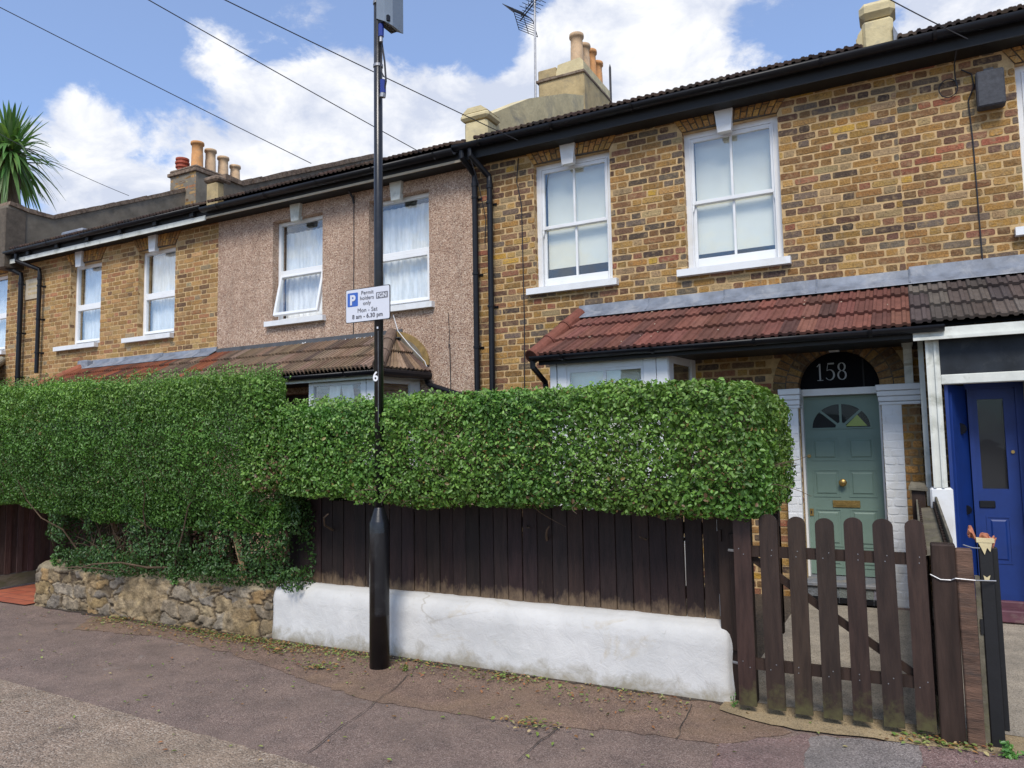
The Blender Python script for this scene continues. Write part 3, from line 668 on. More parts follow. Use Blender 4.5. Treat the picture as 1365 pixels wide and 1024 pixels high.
def facade(par, x0, x1, holes, pal, mort, arches=(), skip=None, brick=True, mat2=None, zlo=0, ztop=5.02, name='front_wall', reveal=True, thick=.24):
    bk = MB(); y = F+.004 if brick else F
    wall_cells(bk, x0, x1, y, F+thick, 0, ztop, holes)
    m = MB()
    if brick:
        def sk(a, z):
            for ax0, ax1, az in arches:
                t = (z-az)/.225
                if 0 <= t <= 1 and ax0-.13*t < a < ax1+.13*t: return True
            return skip(a, z) if skip else False
        brickwork(m, (0, F, 0), (1, 0, 0), (0, -1, 0), x0, x1, zlo, ztop, holes, pal, sk)
        bk2 = MB()
        for ax0, ax1, az in arches: flat_arch(m, bk2, ax0, ax1, az)
        if reveal:
            for h in holes:
                if h[2] > 1:
                    brickwork(m, (h[0], F, 0), (0, 1, 0), (1, 0, 0), .005, .10, h[2], h[3]-.0, (), pal)
                    brickwork(m, (h[1], F, 0), (0, 1, 0), (-1, 0, 0), .005, .10, h[2], h[3]-.0, (), pal)
    o = bk.build(name, mort if brick else mat2, par)
    if brick and arches: bk2.build('arch_mortar', 'mortar_grime', o)
    if brick: m.build('brickwork', 'brickm', o)
    return o
MAT['brickm'] = MAT['brick']

# ---- house with the green door
random.seed(21)
HD = house('yellow brick terraced house with a sage green front door and arched fanlight', -4.6, .06)
W5 = (-3.80, -2.84, 3.36, 4.86); W6 = (-2.005, -1.02, 3.36, 4.87); DR = (-.945, -.222, 0, 2.395)
BAYH = (-3.28, -2.0, .0, 2.40)
def skD(a, z):
    return z > 2.02 and math.hypot(a+.5825, z-2.03) < .60
fw = facade(HD, -4.63, .06, [W5, W6, DR, BAYH], PAL_D, 'mortar', [(W5[0], W5[1], W5[3]), (W6[0], W6[1], W6[3])], skip=skD)
# the arch bricks below the canopy take a palette of their own
# arch over the door
m = MB(); cxA, czA = -.5835, 2.03
for (ra, rb, nb) in ((.3625, .475, 19), (.485, .60, 24)):
    for i in range(nb):
        a0_, a1_ = math.pi*i/nb+.006/ra, math.pi*(i+1)/nb-.006/ra; c = pick(PAL_R)
        q = [(cxA+math.cos(a)*r, czA+math.sin(a)*r) for a, r in ((a0_, ra), (a1_, ra), (a1_, rb), (a0_, rb))]
        y = F-.008-random.uniform(0, .003); m.add([(p[0], y, p[1]) for p in q]+[(p[0], F+.2, p[1]) for p in q], [(3, 2, 1, 0), (0, 1, 5, 4), (1, 2, 6, 5), (2, 3, 7, 6), (3, 0, 4, 7)], c)
arch = m.build('door_arch', 'brickm', HD)
m = MB()
for i in range(24):
    a0_, a1_ = math.pi*i/24, math.pi*(i+1)/24
    q = [(cxA+math.cos(a)*r, czA+math.sin(a)*r) for a, r in ((a0_, .366), (a1_, .366), (a1_, .596), (a0_, .596))]
    m.prism(list(reversed(q)), F-.003, F+.19)
m.build('arch_mortar', 'mortar_grime', arch)
keystone(HD, -.60, 2.375, 2.475, .09, .115)
for w, bt, lb in ((W5, 3.62, 'white sash window with its blind nearly down'), (W6, 3.56, 'white sash window with a dark gap under its blind')):
    sash_window(HD, w[0], w[1], w[2], w[3], bt, lb)
keystone(HD, -3.335, 4.77, 5.06); keystone(HD, -1.545, 4.77, 5.06)
eave_boards(HD, -4.6, .06); gutter_run(HD, -4.72, 1.6)
main_roof(HD, -4.45, -.2, PT_BROWN)
# lead flashing dressed over the canopy top
def flashing(par, x0, x1, z0, z1, mat='lead', name='flashing', seg=.9):
    o = None; x = x0; m = MB()
    while x < x1-.01:
        xb = min(x1, x+seg+random.uniform(-.1, .1)); 
        if x1-xb < .15: xb = x1
        dz = random.uniform(-.006, .006)
        m.add([(x, F-.012, z1+dz), (xb+.02, F-.014, z1+dz), (xb+.02, F-.03, z0+.06), (x, F-.028, z0+.06), (xb+.02, F-.16, z0-.022), (x, F-.158, z0-.022),
               (xb+.02, F-.163, z0-.03), (x, F-.161, z0-.03), (x, F, z1+dz), (xb+.02, F, z1+dz)],
              [(3, 2, 1, 0), (5, 4, 2, 3), (7, 6, 4, 5), (0, 1, 9, 8)]); x = xb
        m.tube([(x, F-.017, z1), (x, F-.03, z0+.06), (x, F-.16, z0-.02)], .009, 6)
    return m.build(name, mat, par)
flashing(HD, -3.25, .08, 2.965, 3.10)
cr = tiles(HD, (-3.42, 7.05, 2.455), (.06, 7.05, 2.455), (.06, F-.03, 2.965), (-3.2, F-.03, 2.965), .31, .152, PT_RED, name='canopy_roof', label='red tiled canopy over the bay and the door')
m = MB(); m.add([(-3.42, 7.08, 2.44), (.06, 7.08, 2.44), (.06, F, 2.95), (-3.2, F, 2.95), (-3.5, 7.08, 2.44), (-3.5, F, 2.44)], [(0, 3, 2, 1), (4, 5, 3, 0)])
m.build('roof_deck', 'blackwood', cr)
def ridge(par, a, b, r=.075, n=3, mat='tile', col=(.17, .062, .045), name='hip_tile'):
    a, b = Vector(a), Vector(b)
    for i in range(n):
        m = MB(); p, q = a+(b-a)*(i/n), a+(b-a)*((i+1.06)/n); m.tube([p, q], r*1.02, 14, jit(col, .08), r2=r*.95)
        m.tube([p, p+(b-a).normalized()*.03], r*1.10, 14, jit(col, .1)); m.build(name, mat, par, smooth=False)
ridge(cr, (-3.47, 7.03, 2.45), (-3.23, F-.05, 2.99))
m = MB(); m.box(-3.5, -3.42, 7.75, F-.002, 2.35, 2.62); m.box(-3.42, -3.34, 7.80, F-.003, 2.55, 2.82); m.box(-3.34, -3.2, 7.83, F-.004, 2.75, 3.0); m.build('stepped_flashing', 'lead', cr)
m = MB(); rf = random.Random(71)
for i in range(20):
    u_, t_ = rf.uniform(-3.1, .0), rf.uniform(.05, .9); y_ = 7.05+.77*t_; z_ = 2.455+.51*t_+.055; s_ = rf.uniform(.004, .010); q = [(u_+s_*rf.uniform(.6, 1.4)*math.cos(a), y_+s_*math.sin(a)*.8, z_+s_*math.sin(a)*.53) for a in (0, 1, 2, 3, 4, 5)]; m.add(q, [(0, 1, 2, 3, 4, 5)])
o_ = m.build('bird_droppings', 'plaque', cr); o_['kind'] = 'stuff'
gutter_run(HD, -3.46, .30, y=7.0, z=2.445, r=.052)
m = MB(); m.box(-3.4, .06, 7.06, 7.08, 2.36, 2.45); m.build('canopy_fascia', 'blackwood', HD)
m = MB(); m.box(-3.4, .06, 7.08, F, 2.385, 2.40); m.build('canopy_soffit', 'blackwood', HD)
# downpipes
downpipe(HD, [(-4.62, 7.56, 5.12), (-4.62, 7.56, 5.02), (-4.565, 7.76, 4.86), (-4.56, 7.76, 4.8), (-4.56, 7.76, .05)], clips=(4.55, 3.6, 2.7, 1.4))
downpipe(HD, [(-4.50, 7.56, 5.12), (-4.50, 7.56, 5.02), (-4.36, 7.76, 4.80), (-4.35, 7.76, 4.74), (-4.355, 7.76, .05)], clips=(4.45, 3.18, 1.9))
downpipe(HD, [(-3.44, 7.0, 2.42), (-3.44, 7.0, 2.34), (-3.44, 7.3, 2.2), (-3.44, 7.32, 2.1), (-3.44, 7.32, .05)], r=.03)
# bay window
m = MB(); Y = 7.16
for a, b in ((-3.32, -3.245), (-3.235, -3.13), (-2.30, -2.17), (-2.165, -2.05)): m.box(a, b, Y, Y+.09, .55, 2.385, bev=.006)
m.box(-3.13, -2.30, Y+.01, Y+.08, 2.30, 2.385); m.box(-3.13, -2.30, Y, Y+.09, .80, .88)
m.box(-3.36, -2.05, Y+.02, Y+.20, .5, .56); m.prism([(-2.05, Y), (-1.96, F-.02), (-1.99, F-.02), (-2.05, Y+.06)], 2.31, 2.384, axis='z')
m.prism([(-1.965, F-.11), (-1.95, F-.003), (-1.99, F-.003), (-2.0, F-.11)], .55, 2.384, axis='z')
m.prism([(-2.045, Y+.02), (-2.03, Y+.14), (-2.06, Y+.14), (-2.09, Y+.02)], .55, 2.383, axis='z')
bay = m.build('bay_window', 'white', HD)
m = MB(); m.box(-2.73, -2.70, Y+.02, Y+.06, .88, 2.30); m.box(-3.13, -2.30, Y+.015, Y+.065, 1.56, 1.60)
m.box(-3.13, -3.10, Y+.018, Y+.063, .88, 2.3); m.box(-2.33, -2.30, Y+.018, Y+.063, .88, 2.3); m.box(-3.10, -2.33, Y+.018, Y+.063, 2.27, 2.3); m.build('sash', 'white', bay)
m = MB(); m.box(-3.11, -2.32, Y+.03, Y+.036, .88, 2.28); m.build('pane', 'glass', bay)
m = MB(); m.prism([(-2.03, Y+.12), (-1.975, F-.1), (-1.98, F-.1), (-2.035, Y+.12)], .6, 2.31, axis='z'); m.build('pane', 'glass', bay)
sheet(bay, 'blind', 'blind', -3.12, -2.31, .9, 2.30, Y+.12); sheet(bay, 'side_blind', 'slats', -2.06, -2.0, .6, 2.3, F-.08)
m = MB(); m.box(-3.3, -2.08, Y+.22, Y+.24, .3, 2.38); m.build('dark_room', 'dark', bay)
m = MB(); m.box(-3.34, -2.06, Y+.03, Y+.12, 0, .5); m.prism([(-2.06, Y+.03), (-1.96, F), (-2.2, F), (-2.2, Y+.1)], 0, .55, axis='z'); m.build('bay_base', 'white', bay)
# pilasters of painted brick with stepped capitals
def pilaster(x0, x1, y0, z0, z1, lb):
    m = MB(); m.box(x0, x1, y0+.004, F+.2, z0, z1); o = m.build('pilaster', 'white', HD, label=lb)
    b = MB(); brickwork(b, (0, y0, 0), (1, 0, 0), (0, -1, 0), x0, x1, z0, z1, (), [((.74, .75, .76), 1)]); b.build('painted_brick', 'white', o)
    return o
pilaster(-1.08, -.95, 7.77, 0, 1.84, 'white painted brick pilaster left of the green door')
pr = pilaster(-.215, -.05, 7.77, 0, 1.84, 'white painted brick pilaster right of the green door')
b = MB(); b.box(-.05, .10, 7.775, F, 0, 1.84); b.build('brick_pier_core', 'mortar_dark', pr)
b = MB(); brickwork(b, (0, 7.77, 0), (1, 0, 0), (0, -1, 0), -.05, .10, 0.1, 1.84, (), PAL_O); b.build('brick_pier', 'brickm', pr)
for xa, xb in ((-1.10, -.93), (-.235, .11)):
    m = MB()
    for k, (za, zb, ex) in enumerate(((1.84, 1.87, .0), (1.873, 1.92, .012), (1.923, 1.97, .026), (1.973, 2.03, .042))): m.box(xa-ex*.5, xb+ex*.3, 7.76-ex, F+.1, za, zb, bev=.005)
    m.build('capital', 'white', HD)
# left plain strip below: brick and white plinth beside left pilaster
# door frame and door
m = MB(); m.box(-.945, -.925, 7.95, 8.10, .2, 1.97); m.box(-.242, -.222, 7.95, 8.10, .2, 1.97); m.box(-.945, -.222, 7.94, 8.10, 1.965, 2.03); m.build('door_frame', 'white', HD)
Yd = 8.05; d = MB(); X0, X1 = -.925, -.242
d.box(X0, X1, Yd, Yd+.045, .215, 1.963)
def raised(mb, x0, x1, z0, z1):
    mb.box(x0-.012, x1+.012, Yd-.006, Yd, z0-.012, z0); mb.box(x0-.012, x1+.012, Yd-.006, Yd, z1, z1+.012)
    mb.box(x0-.012, x0, Yd-.006, Yd, z0, z1); mb.box(x1, x1+.012, Yd-.006, Yd, z0, z1)
    mb.prism([(x0+.03, z0+.03), (x1-.03, z0+.03), (x1-.03, z1-.03), (x0+.03, z1-.03)], Yd-.008, Yd)
    mb.add([(x0+.018, Yd-.001, z0+.018), (x1-.018, Yd-.001, z0+.018), (x1-.018, Yd-.001, z1-.018), (x0+.018, Yd-.001, z1-.018), (x0+.03, Yd-.008, z0+.03), (x1-.03, Yd-.008, z0+.03), (x1-.03, Yd-.008, z1-.03), (x0+.03, Yd-.008, z1-.03)],
           [(0, 1, 5, 4), (1, 2, 6, 5), (2, 3, 7, 6), (3, 0, 4, 7)])
for xa, xb in ((-.86, -.635), (-.535, -.31)):
    raised(d, xa, xb, 1.335, 1.54); raised(d, xa, xb, .98, 1.225); raised(d, xa, xb, .50, .84)
    raised(d, xa, xb, .30, .42)
door = d.build('front_door', 'green', HD, label='sage green panelled front door')
fan = MB(); c0, z0_ = -.59, 1.648; ro = .262; pts = [(c0+ro*math.cos(math.pi*i/20), z0_+ro*.88*math.sin(math.pi*i/20)) for i in range(21)]
fan.prism(pts, Yd-.003, Yd+.002); fl = fan.build('fanlight', 'glassdark', door)
fan = MB(); fan.prism([(p[0], p[1]) for p in pts], Yd-.0015, Yd-.0005); fan.build('fanlight_backing', 'dark', fl)
fan = MB()
for i in range(20):
    a, b = pts[i], pts[i+1]; k = 1.06
    fan.prism([a, (c0+(a[0]-c0)*k, z0_+(a[1]-z0_)*k), (c0+(b[0]-c0)*k, z0_+(b[1]-z0_)*k), b], Yd-.012, Yd)
fan.box(c0-ro*1.06, c0+ro*1.06, Yd-.012, Yd, z0_-.014, z0_)
for a in (45, 90, 135):
    ca, sa = math.cos(R(a)), math.sin(R(a)); fan.prism([(c0-sa*.011, z0_+ca*.011), (c0+sa*.011, z0_-ca*.011), (c0+ca*ro+sa*.011, z0_+sa*ro*.9-ca*.011), (c0+ca*ro-sa*.011, z0_+sa*ro*.9+ca*.011)], Yd-.011, Yd)
fan.prism([(c0+.05*math.cos(math.pi*i/10), z0_+.05*math.sin(math.pi*i/10)) for i in range(11)], Yd-.013, Yd)
fan.build('fanlight_bars', 'green', door)
m = MB(); m.prism([(c0+.04, z0_+.01), (c0+.235, z0_+.01), (c0+.15, z0_+.12)], Yd-.0045, Yd-.0035); m.build('stained_glass', 'stainglass', fl)
k = MB(); k.tube([(-.597, Yd, 1.11), (-.597, Yd-.045, 1.11)], .016, 12); k.lathe((0, 0, 0), [(.001, 0), (.03, .003), (.037, .012), (.03, .022), (.001, .026)], 16)
k.v[-80:] = [(-.597+p[0], Yd-.068+p[2]*1.0, 1.11+p[1]) for p in k.v[-80:]]
k.build('door_knob', 'brass', door, smooth=True)
k = MB(); k.box(-.70, -.455, Yd-.012, Yd, .868, .935, bev=.003); k.box(-.675, -.48, Yd-.018, Yd-.012, .885, .918, bev=.002); k.build('letter_slot', 'brass', door)
k = MB(); k.tube([(-.895, Yd, 1.37), (-.895, Yd-.012, 1.37)], .017, 12); k.box(-.915, -.88, Yd-.008, Yd, .78, .85); k.build('lock_plate', 'brass', door)
k = MB(); k.box(-.905, -.895, Yd-.010, Yd-.007, .80, .83); k.build('keyhole', 'dark', door)
# fanlight above the door with the number
m = MB(); m.prism([(cxA+.362*math.cos(math.pi*i/24), 2.03+.362*math.sin(math.pi*i/24)) for i in range(25)], 8.0, 8.02); fan2 = m.build('arched_fanlight', 'blackglass', HD, label='black arched fanlight bearing the number 158')
def stroke(mb, pts, wds, y, t=.003):
    n = len(pts); Ls = []; 
    for i, p in enumerate(pts):
        a, b = Vector(pts[max(i-1, 0)]), Vector(pts[min(i+1, n-1)]); dd = (b-a).normalized(); nn = Vector((-dd.y, dd.x)); ww = wds[i]/2 if isinstance(wds, list) else wds/2
        Ls.append((Vector(p)+nn*ww, Vector(p)-nn*ww))
    for (a, b), (c, d_) in zip(Ls[:-1], Ls[1:]): mb.prism([tuple(b), tuple(d_), tuple(c), tuple(a)], y-t, y)
def digit(ch, x, z, h):
    P = lambda a, b: (x+a*h, z+b*h); m = MB(); y = 7.999
    if ch == '1':
        stroke(m, [P(.22, .02), P(.22, .98)], .085*h, y); stroke(m, [P(.06, .80), P(.20, .95)], [.02*h, .06*h], y); stroke(m, [P(.06, .012), P(.38, .012)], .028*h, y)
    if ch == '5':
        stroke(m, [P(.16, .96), P(.50, .96)], .085*h, y); stroke(m, [P(.17, .99), P(.10, .55)], .03*h, y)
        pts = [P(.10+.0, .56)]; wd = [.02*h]
        for i in range(15): a = R(125-19.5*i); pts.append(P(.24+.235*math.cos(a), .31+.30*math.sin(a))); wd.append((.03+.065*max(0, math.cos(a)))*h)
        stroke(m, pts, wd, y)
    if ch == '8':
        for cz, ry, rx in ((.745, .225, .17), (.265, .255, .205)):
            pts = [P(.28+rx*math.cos(R(i*15)), cz+ry*math.sin(R(i*15))) for i in range(25)]
            stroke(m, pts, [(.03+.06*abs(math.cos(R(i*15))))*h for i in range(25)], y)
    return m
for ch, xx in (('1', -.79), ('5', -.705), ('8', -.60)): digit(ch, xx, 2.115, .17).build('numeral', 'num', fan2)
m = MB(); m.box(-.37, -.355, 7.985, 8.0, 2.03, 2.31); m.build('glazing_bar', 'dark', fan2)
# step up to the door
m = MB(); m.box(-.95, -.215, 7.62, 8.1, .165, .205, bev=.01); m.box(-.93, -.23, 7.65, 8.1, .022, .165)
st = m.build('door_step', 'stepgrey', HD)
m = MB()
for i in range(5): m.box(-.94+i*.145, -.80+i*.145, 7.644, 7.655, .075, .16, jit((.2, .21, .23), .25))
m.build('step_tiles', 'stone', st)
m = MB()
for i in range(5): m.box(-.94+i*.145, -.80+i*.145, 7.635, 7.655, .03, .07)
m.build('blue_black_tiles', 'black', st)
# scroll bracket
m = MB(); m.prism([(F-.02, 2.03), (F-.10, 2.03), (F-.13, 2.10), (F-.12, 2.19), (F-.17, 2.21), (F-.17, 2.235), (F-.20, 2.27), (F-.25, 2.33), (F-.25, 2.375), (F-.02, 2.375)], -.01, .06, axis='x')
m.box(-.02, .07, F-.28, F-.02, 2.375, 2.384); m.build('scroll_bracket', 'offwhite', HD)
# party walls and chimney
pw = parapet(HD, -4.73, -4.45, [(7.9, 5.62), (8.0, 5.70), (9.1, 6.36), (10.4, 6.98), (11.2, 7.28), (12.3, 7.33)], 5.0, 'cream', None)
m = MB(); m.box(-4.76, -4.43, 7.85, 8.12, 5.15, 5.60, bev=.03); m.box(-4.80, -4.39, 7.81, 8.16, 5.60, 5.69, bev=.03)
m.prism([(-4.78, 5.69), (-4.41, 5.69), (-4.5, 5.76), (-4.69, 5.76)], 7.83, 8.14); m.build('parapet_pier', 'cream', pw)
ch = MB(); ch.box(-5.27, -4.435, 11.15, 12.4, 6.2, 7.68, bev=.02); chim = ch.build('chimney', 'creambrick', HD, label='sandy rendered chimney stack with four clay pots')
m = MB(); m.box(-5.30, -4.42, 11.12, 12.43, 7.66, 7.71, bev=.01); m.build('corbel_course', 'coping', chim)
m = MB(); m.box(-5.27, -4.93, 11.14, 12.40, 7.71, 7.88, bev=.015); m.build('brick_top', 'creambrick', chim)
m = MB(); m.prism([(-4.95, 7.71), (-4.44, 7.71), (-4.44, 7.86), (-4.50, 7.93), (-4.9, 7.90)], 11.15, 12.41); m.build('flaunching', 'cream', chim)
for i, (mt, hh) in enumerate((('pot_buff', .50), ('pot_buff', .46), ('pot_orange', .50), ('pot_orange', .42))): pot(chim, -4.61, 11.30+i*.30, 7.92, hh, .112, mt)

# ---- house E with the blue door
random.seed(33)
HE = house('brick terraced house at the right edge with a blue front door', .06, 4.7)
W7 = (1.01, 2.0, 3.36, 4.86); DE = (.30, 1.6, 0, 2.38)
facade(HE, .06, 4.7, [W7, DE], PAL_D, 'mortar', [(W7[0], W7[1], W7[3])])
sash_window(HE, *W7, 3.5, 'white sash window cut by the right edge')
eave_boards(HE, .06, 4.7); gutter_run(HE, 1.6, 4.7)
main_roof(HE, .1, 4.7, PT_BROWN)
flashing(HE, .08, 4.7, 2.965, 3.12)
cr = tiles(HE, (.06, 7.05, 2.475), (4.7, 7.05, 2.475), (4.7, F-.03, 2.965), (.06, F-.03, 2.965), .31, .152, PT_DARK, name='canopy_roof', label='dark brown tiled canopy')
m = MB(); m.add([(.06, 7.08, 2.45), (4.7, 7.08, 2.45), (4.7, F, 2.94), (.06, F, 2.94)], [(0, 3, 2, 1)]); m.build('roof_deck', 'blackwood', cr)
m = MB(); m.box(.07, 4.7, 7.03, 7.06, 2.345, 2.43); m.box(.07, 4.7, 7.0, 7.03, 2.33, 2.355); m.build('canopy_fascia', 'offwhite', HE)
m = MB(); m.box(.06, 4.7, 7.06, F, 2.385, 2.40); m.build('canopy_soffit', 'blackwood', HE)
m = MB(); m.box(.165, .255, 7.10, 7.19, 1.12, 2.345, bev=.006); m.box(.155, .175, 7.085, 7.10, 1.12, 2.345); m.box(.215, .232, 7.085, 7.10, 1.12, 2.345)
m.box(.255, 2.2, 7.10, 7.17, 1.965, 2.045, bev=.006); m.box(.105, .145, 7.38, 7.44, .95, 2.385); m.build('porch_frame', 'offwhite', HE)
m = MB(); m.box(.255, 2.2, 7.125, 7.14, 2.045, 2.345); m.build('transom_panel', 'panel', HE)
m = MB(); m.box(.125, .29, 7.09, 7.30, 0, 1.12, bev=.015); m.build('plinth', 'white', HE)
m = MB(); m.prism([(.275, 7.15), (.30, 7.15), (.45, 7.55), (.43, 7.56)], .18, 1.965, axis='z')
m.prism([(.31, 7.19), (.325, 7.185), (.352, 7.27), (.34, 7.275)], .25, 1.90, axis='z'); sp_ = m.build('porch_side_panel', 'blue', HE)
m = MB(); m.tube([(.385, 7.40, 1.6), (.375, 7.37, 1.6)], .05, 12); m.tube([(.395, 7.42, .92), (.385, 7.39, .92)], .04, 12); m.build('black_disc', 'black', sp_)
m = MB(); m.box(.455, .49, 7.52, 7.60, .17, 1.94); m.box(.80, .86, 7.52, 7.60, .17, 1.94); m.box(.44, .86, 7.52, 7.60, 1.94, 2.0); m.build('door_frame', 'blue', HE)
d = MB(); Yd = 7.55
d.box(.49, .527, Yd, Yd+.04, .17, 1.94); d.box(.715, .80, Yd, Yd+.04, .17, 1.94); d.box(.527, .715, Yd, Yd+.04, 1.85, 1.94); d.box(.527, .715, Yd, Yd+.04, .17, 1.09)
raised(d, .55, .70, .48, .85); d2 = d.build('front_door', 'blue', HE, label='royal blue front door with a tall dark pane')
m = MB(); m.box(.527, .715, Yd+.015, Yd+.02, 1.09, 1.85); p_ = m.build('pane', 'glassdark', d2)
m = MB(); m.box(.52, .72, Yd+.045, Yd+.05, 1.0, 1.9); m.build('backing', 'dark', p_)
m = MB(); m.box(.495, .61, Yd-.012, Yd, .93, .99, bev=.01); m.build('letter_slot', 'black', d2)
m = MB(); m.tube([(.76, Yd, 1.40), (.76, Yd-.015, 1.40)], .014, 10); m.build('door_lock', 'brass', d2)
m = MB(); m.box(.86, 2.2, 7.30, 7.6, 0, 2.38); m.build('porch_inner_wall', 'plaque', HE)
m = MB(); m.box(.30, .86, 7.5, 7.75, 0.022, .17, bev=.01); m.box(.30, .90, 7.36, 7.5, .022, .12, bev=.01); m.build('door_step', 'steppurple', HE)
m = MB(); m.box(.30, 2.2, 7.60, 8.2, 0, 2.38); m.build('hall_block', 'dark', HE)
pw = parapet(HE, -.18, .07, [(7.95, 5.35), (8.3, 5.5), (9.2, 6.0), (11.4, 7.3), (12.5, 7.4)], 5.0, 'cream', None)
m = MB(); m.box(-.20, .075, 7.88, 8.14, 5.15, 5.62, bev=.03); m.box(-.22, .10, 7.85, 8.17, 5.63, 5.80, bev=.05); m.box(-.26, -.2, 7.95, 8.3, 5.2, 5.52, bev=.03); m.prism([(-.32, 5.2), (-.2, 5.2), (-.2, 5.56), (-.24, 5.5), (-.27, 5.36)], 7.9, 8.1); m.build('parapet_pier', 'cream', pw)
m = MB(); m.prism([(.07, 5.16), (.24, 5.24), (.11, 5.40), (.07, 5.50)], 7.86, 8.1); m.build('cement_fillet', 'lead', pw)

# ---- house C, pebbledashed
random.seed(44)
HCc = house('pinkish pebbledashed terraced house behind the lamp post', -9.15, -4.63)
W3 = (-8.02, -7.08, 3.36, 4.83); W4 = (-6.27, -5.30, 3.36, 4.84); BC = (-6.68, -5.5, 0, 2.38)
facade(HCc, -9.15, -4.63, [W3, W4, BC, (-8.0, -7.1, 0, 2.3)], None, None, brick=False, mat2='pebble', ztop=5.0)
upvc_window(HCc, *W3, 'white window with its lower light tilted open', tilt=13, cz=4.70)
upvc_window(HCc, *W4, 'white window with net curtain partly behind the lamp post', cz=4.76, sx=(.07, .08))
keystone(HCc, -7.55, 4.76, 5.05, mat='offwhite'); keystone(HCc, -5.79, 4.76, 5.05, mat='offwhite')
eave_boards(HCc, -9.15, -4.6, trim='plaque'); gutter_run(HCc, -9.15, -4.72, z=5.13, r=.065)
main_roof(HCc, -9.05, -4.73, PT_BROWN)
m = MB()      # cable and hairline crack down the wall
m.tube([(-6.52, F-.006, 4.98), (-6.52, F-.006, 4.0), (-6.53, F-.006, 3.0)], .006, 5); m.tube([(-5.02, F-.006, 2.75), (-5.0, F-.006, 2.9), (-5.02, F-.006, 3.2)], .004, 5)
m.tube([(-5.0, F-.006, 2.8), (-4.98, F-.006, 1.6)], .006, 5); m.tube([(-6.53, 7.75, 5.0), (-6.52, F-.03, 4.92), (-6.52, F-.006, 4.85)], .016, 6); m.build('wall_cable', 'cable', HCc)
m = MB(); x = -9.15; m.box(-9.15, -5.72, F-.025, F-.002, 2.93, 3.05); m.box(-9.15, -5.72, F-.10, F-.03, 2.925, 2.94)
fl_ = m.build('canopy_flashing', 'felt', HCc)
m = MB(); xs = -7.3
for seg in ((-7.75, -7.35), (-6.75, -6.3), (-6.25, -6.05)):
    n = 8; pts = [(seg[0]+(seg[1]-seg[0])*i/n, 2.965+random.uniform(-.012, .012)+.02*i/n) for i in range(n+1)]
    for a, b in zip(pts[:-1], pts[1:]): m.add([(a[0], F-.028, a[1]-.008), (b[0], F-.028, b[1]-.008), (b[0], F-.028, b[1]+random.uniform(.008, .03)), (a[0], F-.028, a[1]+.012)], [(0, 1, 2, 3)])
m.build('peeling_paint', 'white', fl_)
def palBC(r, u):
    return PT_BUFF if u > .12 or r == 0 and u > .05 else PT_ORNG
zt = 2.95; ze = 2.455
def clipC(p):      # keep tiles left of the hip
    t = (p.z-ze)/(zt-ze); return p.x < -5.50-.37*t-.02
cr = tiles(HCc, (-9.15, 7.05, ze), (-5.5, 7.05, ze), (-5.5, F-.03, zt), (-9.15, F-.03, zt), .31, .125, palBC, name='canopy_roof', clipfn=clipC, rib=True, label='buff brown tiled canopy with a hipped end')
def clipS(p): 
    t = (p.z-ze)/(zt-ze); return p.y > 7.05+.8*t*.0 and (p.y-7.05)/.8 > t*.98
tiles(cr, (-5.46, 7.05, ze), (-5.28, F-.02, ze), (-5.83, F-.02, zt), (-5.83, F-.06, zt), .31, .13, PT_BUFF, name='hip_end_tiles')
m = MB(); m.add([(-9.15, 7.08, 2.44), (-5.5, 7.08, 2.44), (-5.87, F, 2.94), (-9.15, F, 2.94), (-5.3, F, 2.44)], [(0, 3, 2, 1), (1, 2, 4)]); m.build('roof_deck', 'blackwood', cr)
ridge(cr, (-5.49, 7.06, 2.50), (-5.86, F-.05, 3.0), col=(.17, .125, .10))
m = MB(); pts = []
n = 12
for i in range(n+1):
    t = i/n; a = t*math.pi/2; pts.append((-5.86+.56*math.sin(a)**1.1, 2.56+.47*math.cos(a)))
for a, b in zip(pts[:-1], pts[1:]):
    k = .86; q = [a, b, (-5.86+(b[0]+5.86)*k, 2.50+(b[1]-2.5)*k), (-5.86+(a[0]+5.86)*k, 2.50+(a[1]-2.5)*k)]
    m.prism(q, F-.03, F-.002)
m.build('mortar_fillet', 'mustard', cr)
m = MB()
for a, b in zip(pts[:-1], pts[1:]):
    q = [(-5.86+(a[0]+5.86)*.86, 2.5+(a[1]-2.5)*.86), (-5.86+(b[0]+5.86)*.86, 2.5+(b[1]-2.5)*.86), (-5.86+(b[0]+5.86)*.5, 2.50+(b[1]-2.5)*.5), (-5.86+(a[0]+5.86)*.5, 2.50+(a[1]-2.5)*.5)]
    m.prism(q, F-.035, F-.004)
m.build('mortar_bed', 'cement', cr)
m = MB(); m.tube([(-5.85, F-.03, 3.25), (-5.75, F-.06, 3.02), (-5.5, F-.15, 2.80), (-5.34, F-.06, 2.60), (-5.28, F-.05, 2.45)], .005, 5); m.build('white_cable', 'white', cr)
gutter_run(HCc, -9.15, -5.42, y=7.0, z=2.435, r=.052)
g = MB(); g.tube([(-5.44, 6.99, 2.41), (-5.27, F-.06, 2.41)], .05, 10); g.tube([(-5.30, F-.10, 2.42), (-5.30, F-.06, 2.33), (-5.27, F-.06, 2.30), (-4.84, F-.06, 2.16), (-4.7, F-.06, 2.13)], .034, 10); g.build('branch_pipe', 'black', HCc)
m = MB(); m.box(-9.15, -5.45, 7.06, 7.08, 2.35, 2.45); m.prism([(-5.47, 7.06), (-5.45, 7.06), (-5.3, F), (-5.32, F)], 2.36, 2.45, axis='z'); m.build('canopy_fascia', 'offwhite', HCc)
m = MB(); m.box(-9.15, -5.5, 7.08, F, 2.385, 2.40); m.build('canopy_soffit', 'blackwood', HCc)
m = MB(); Y = 7.16
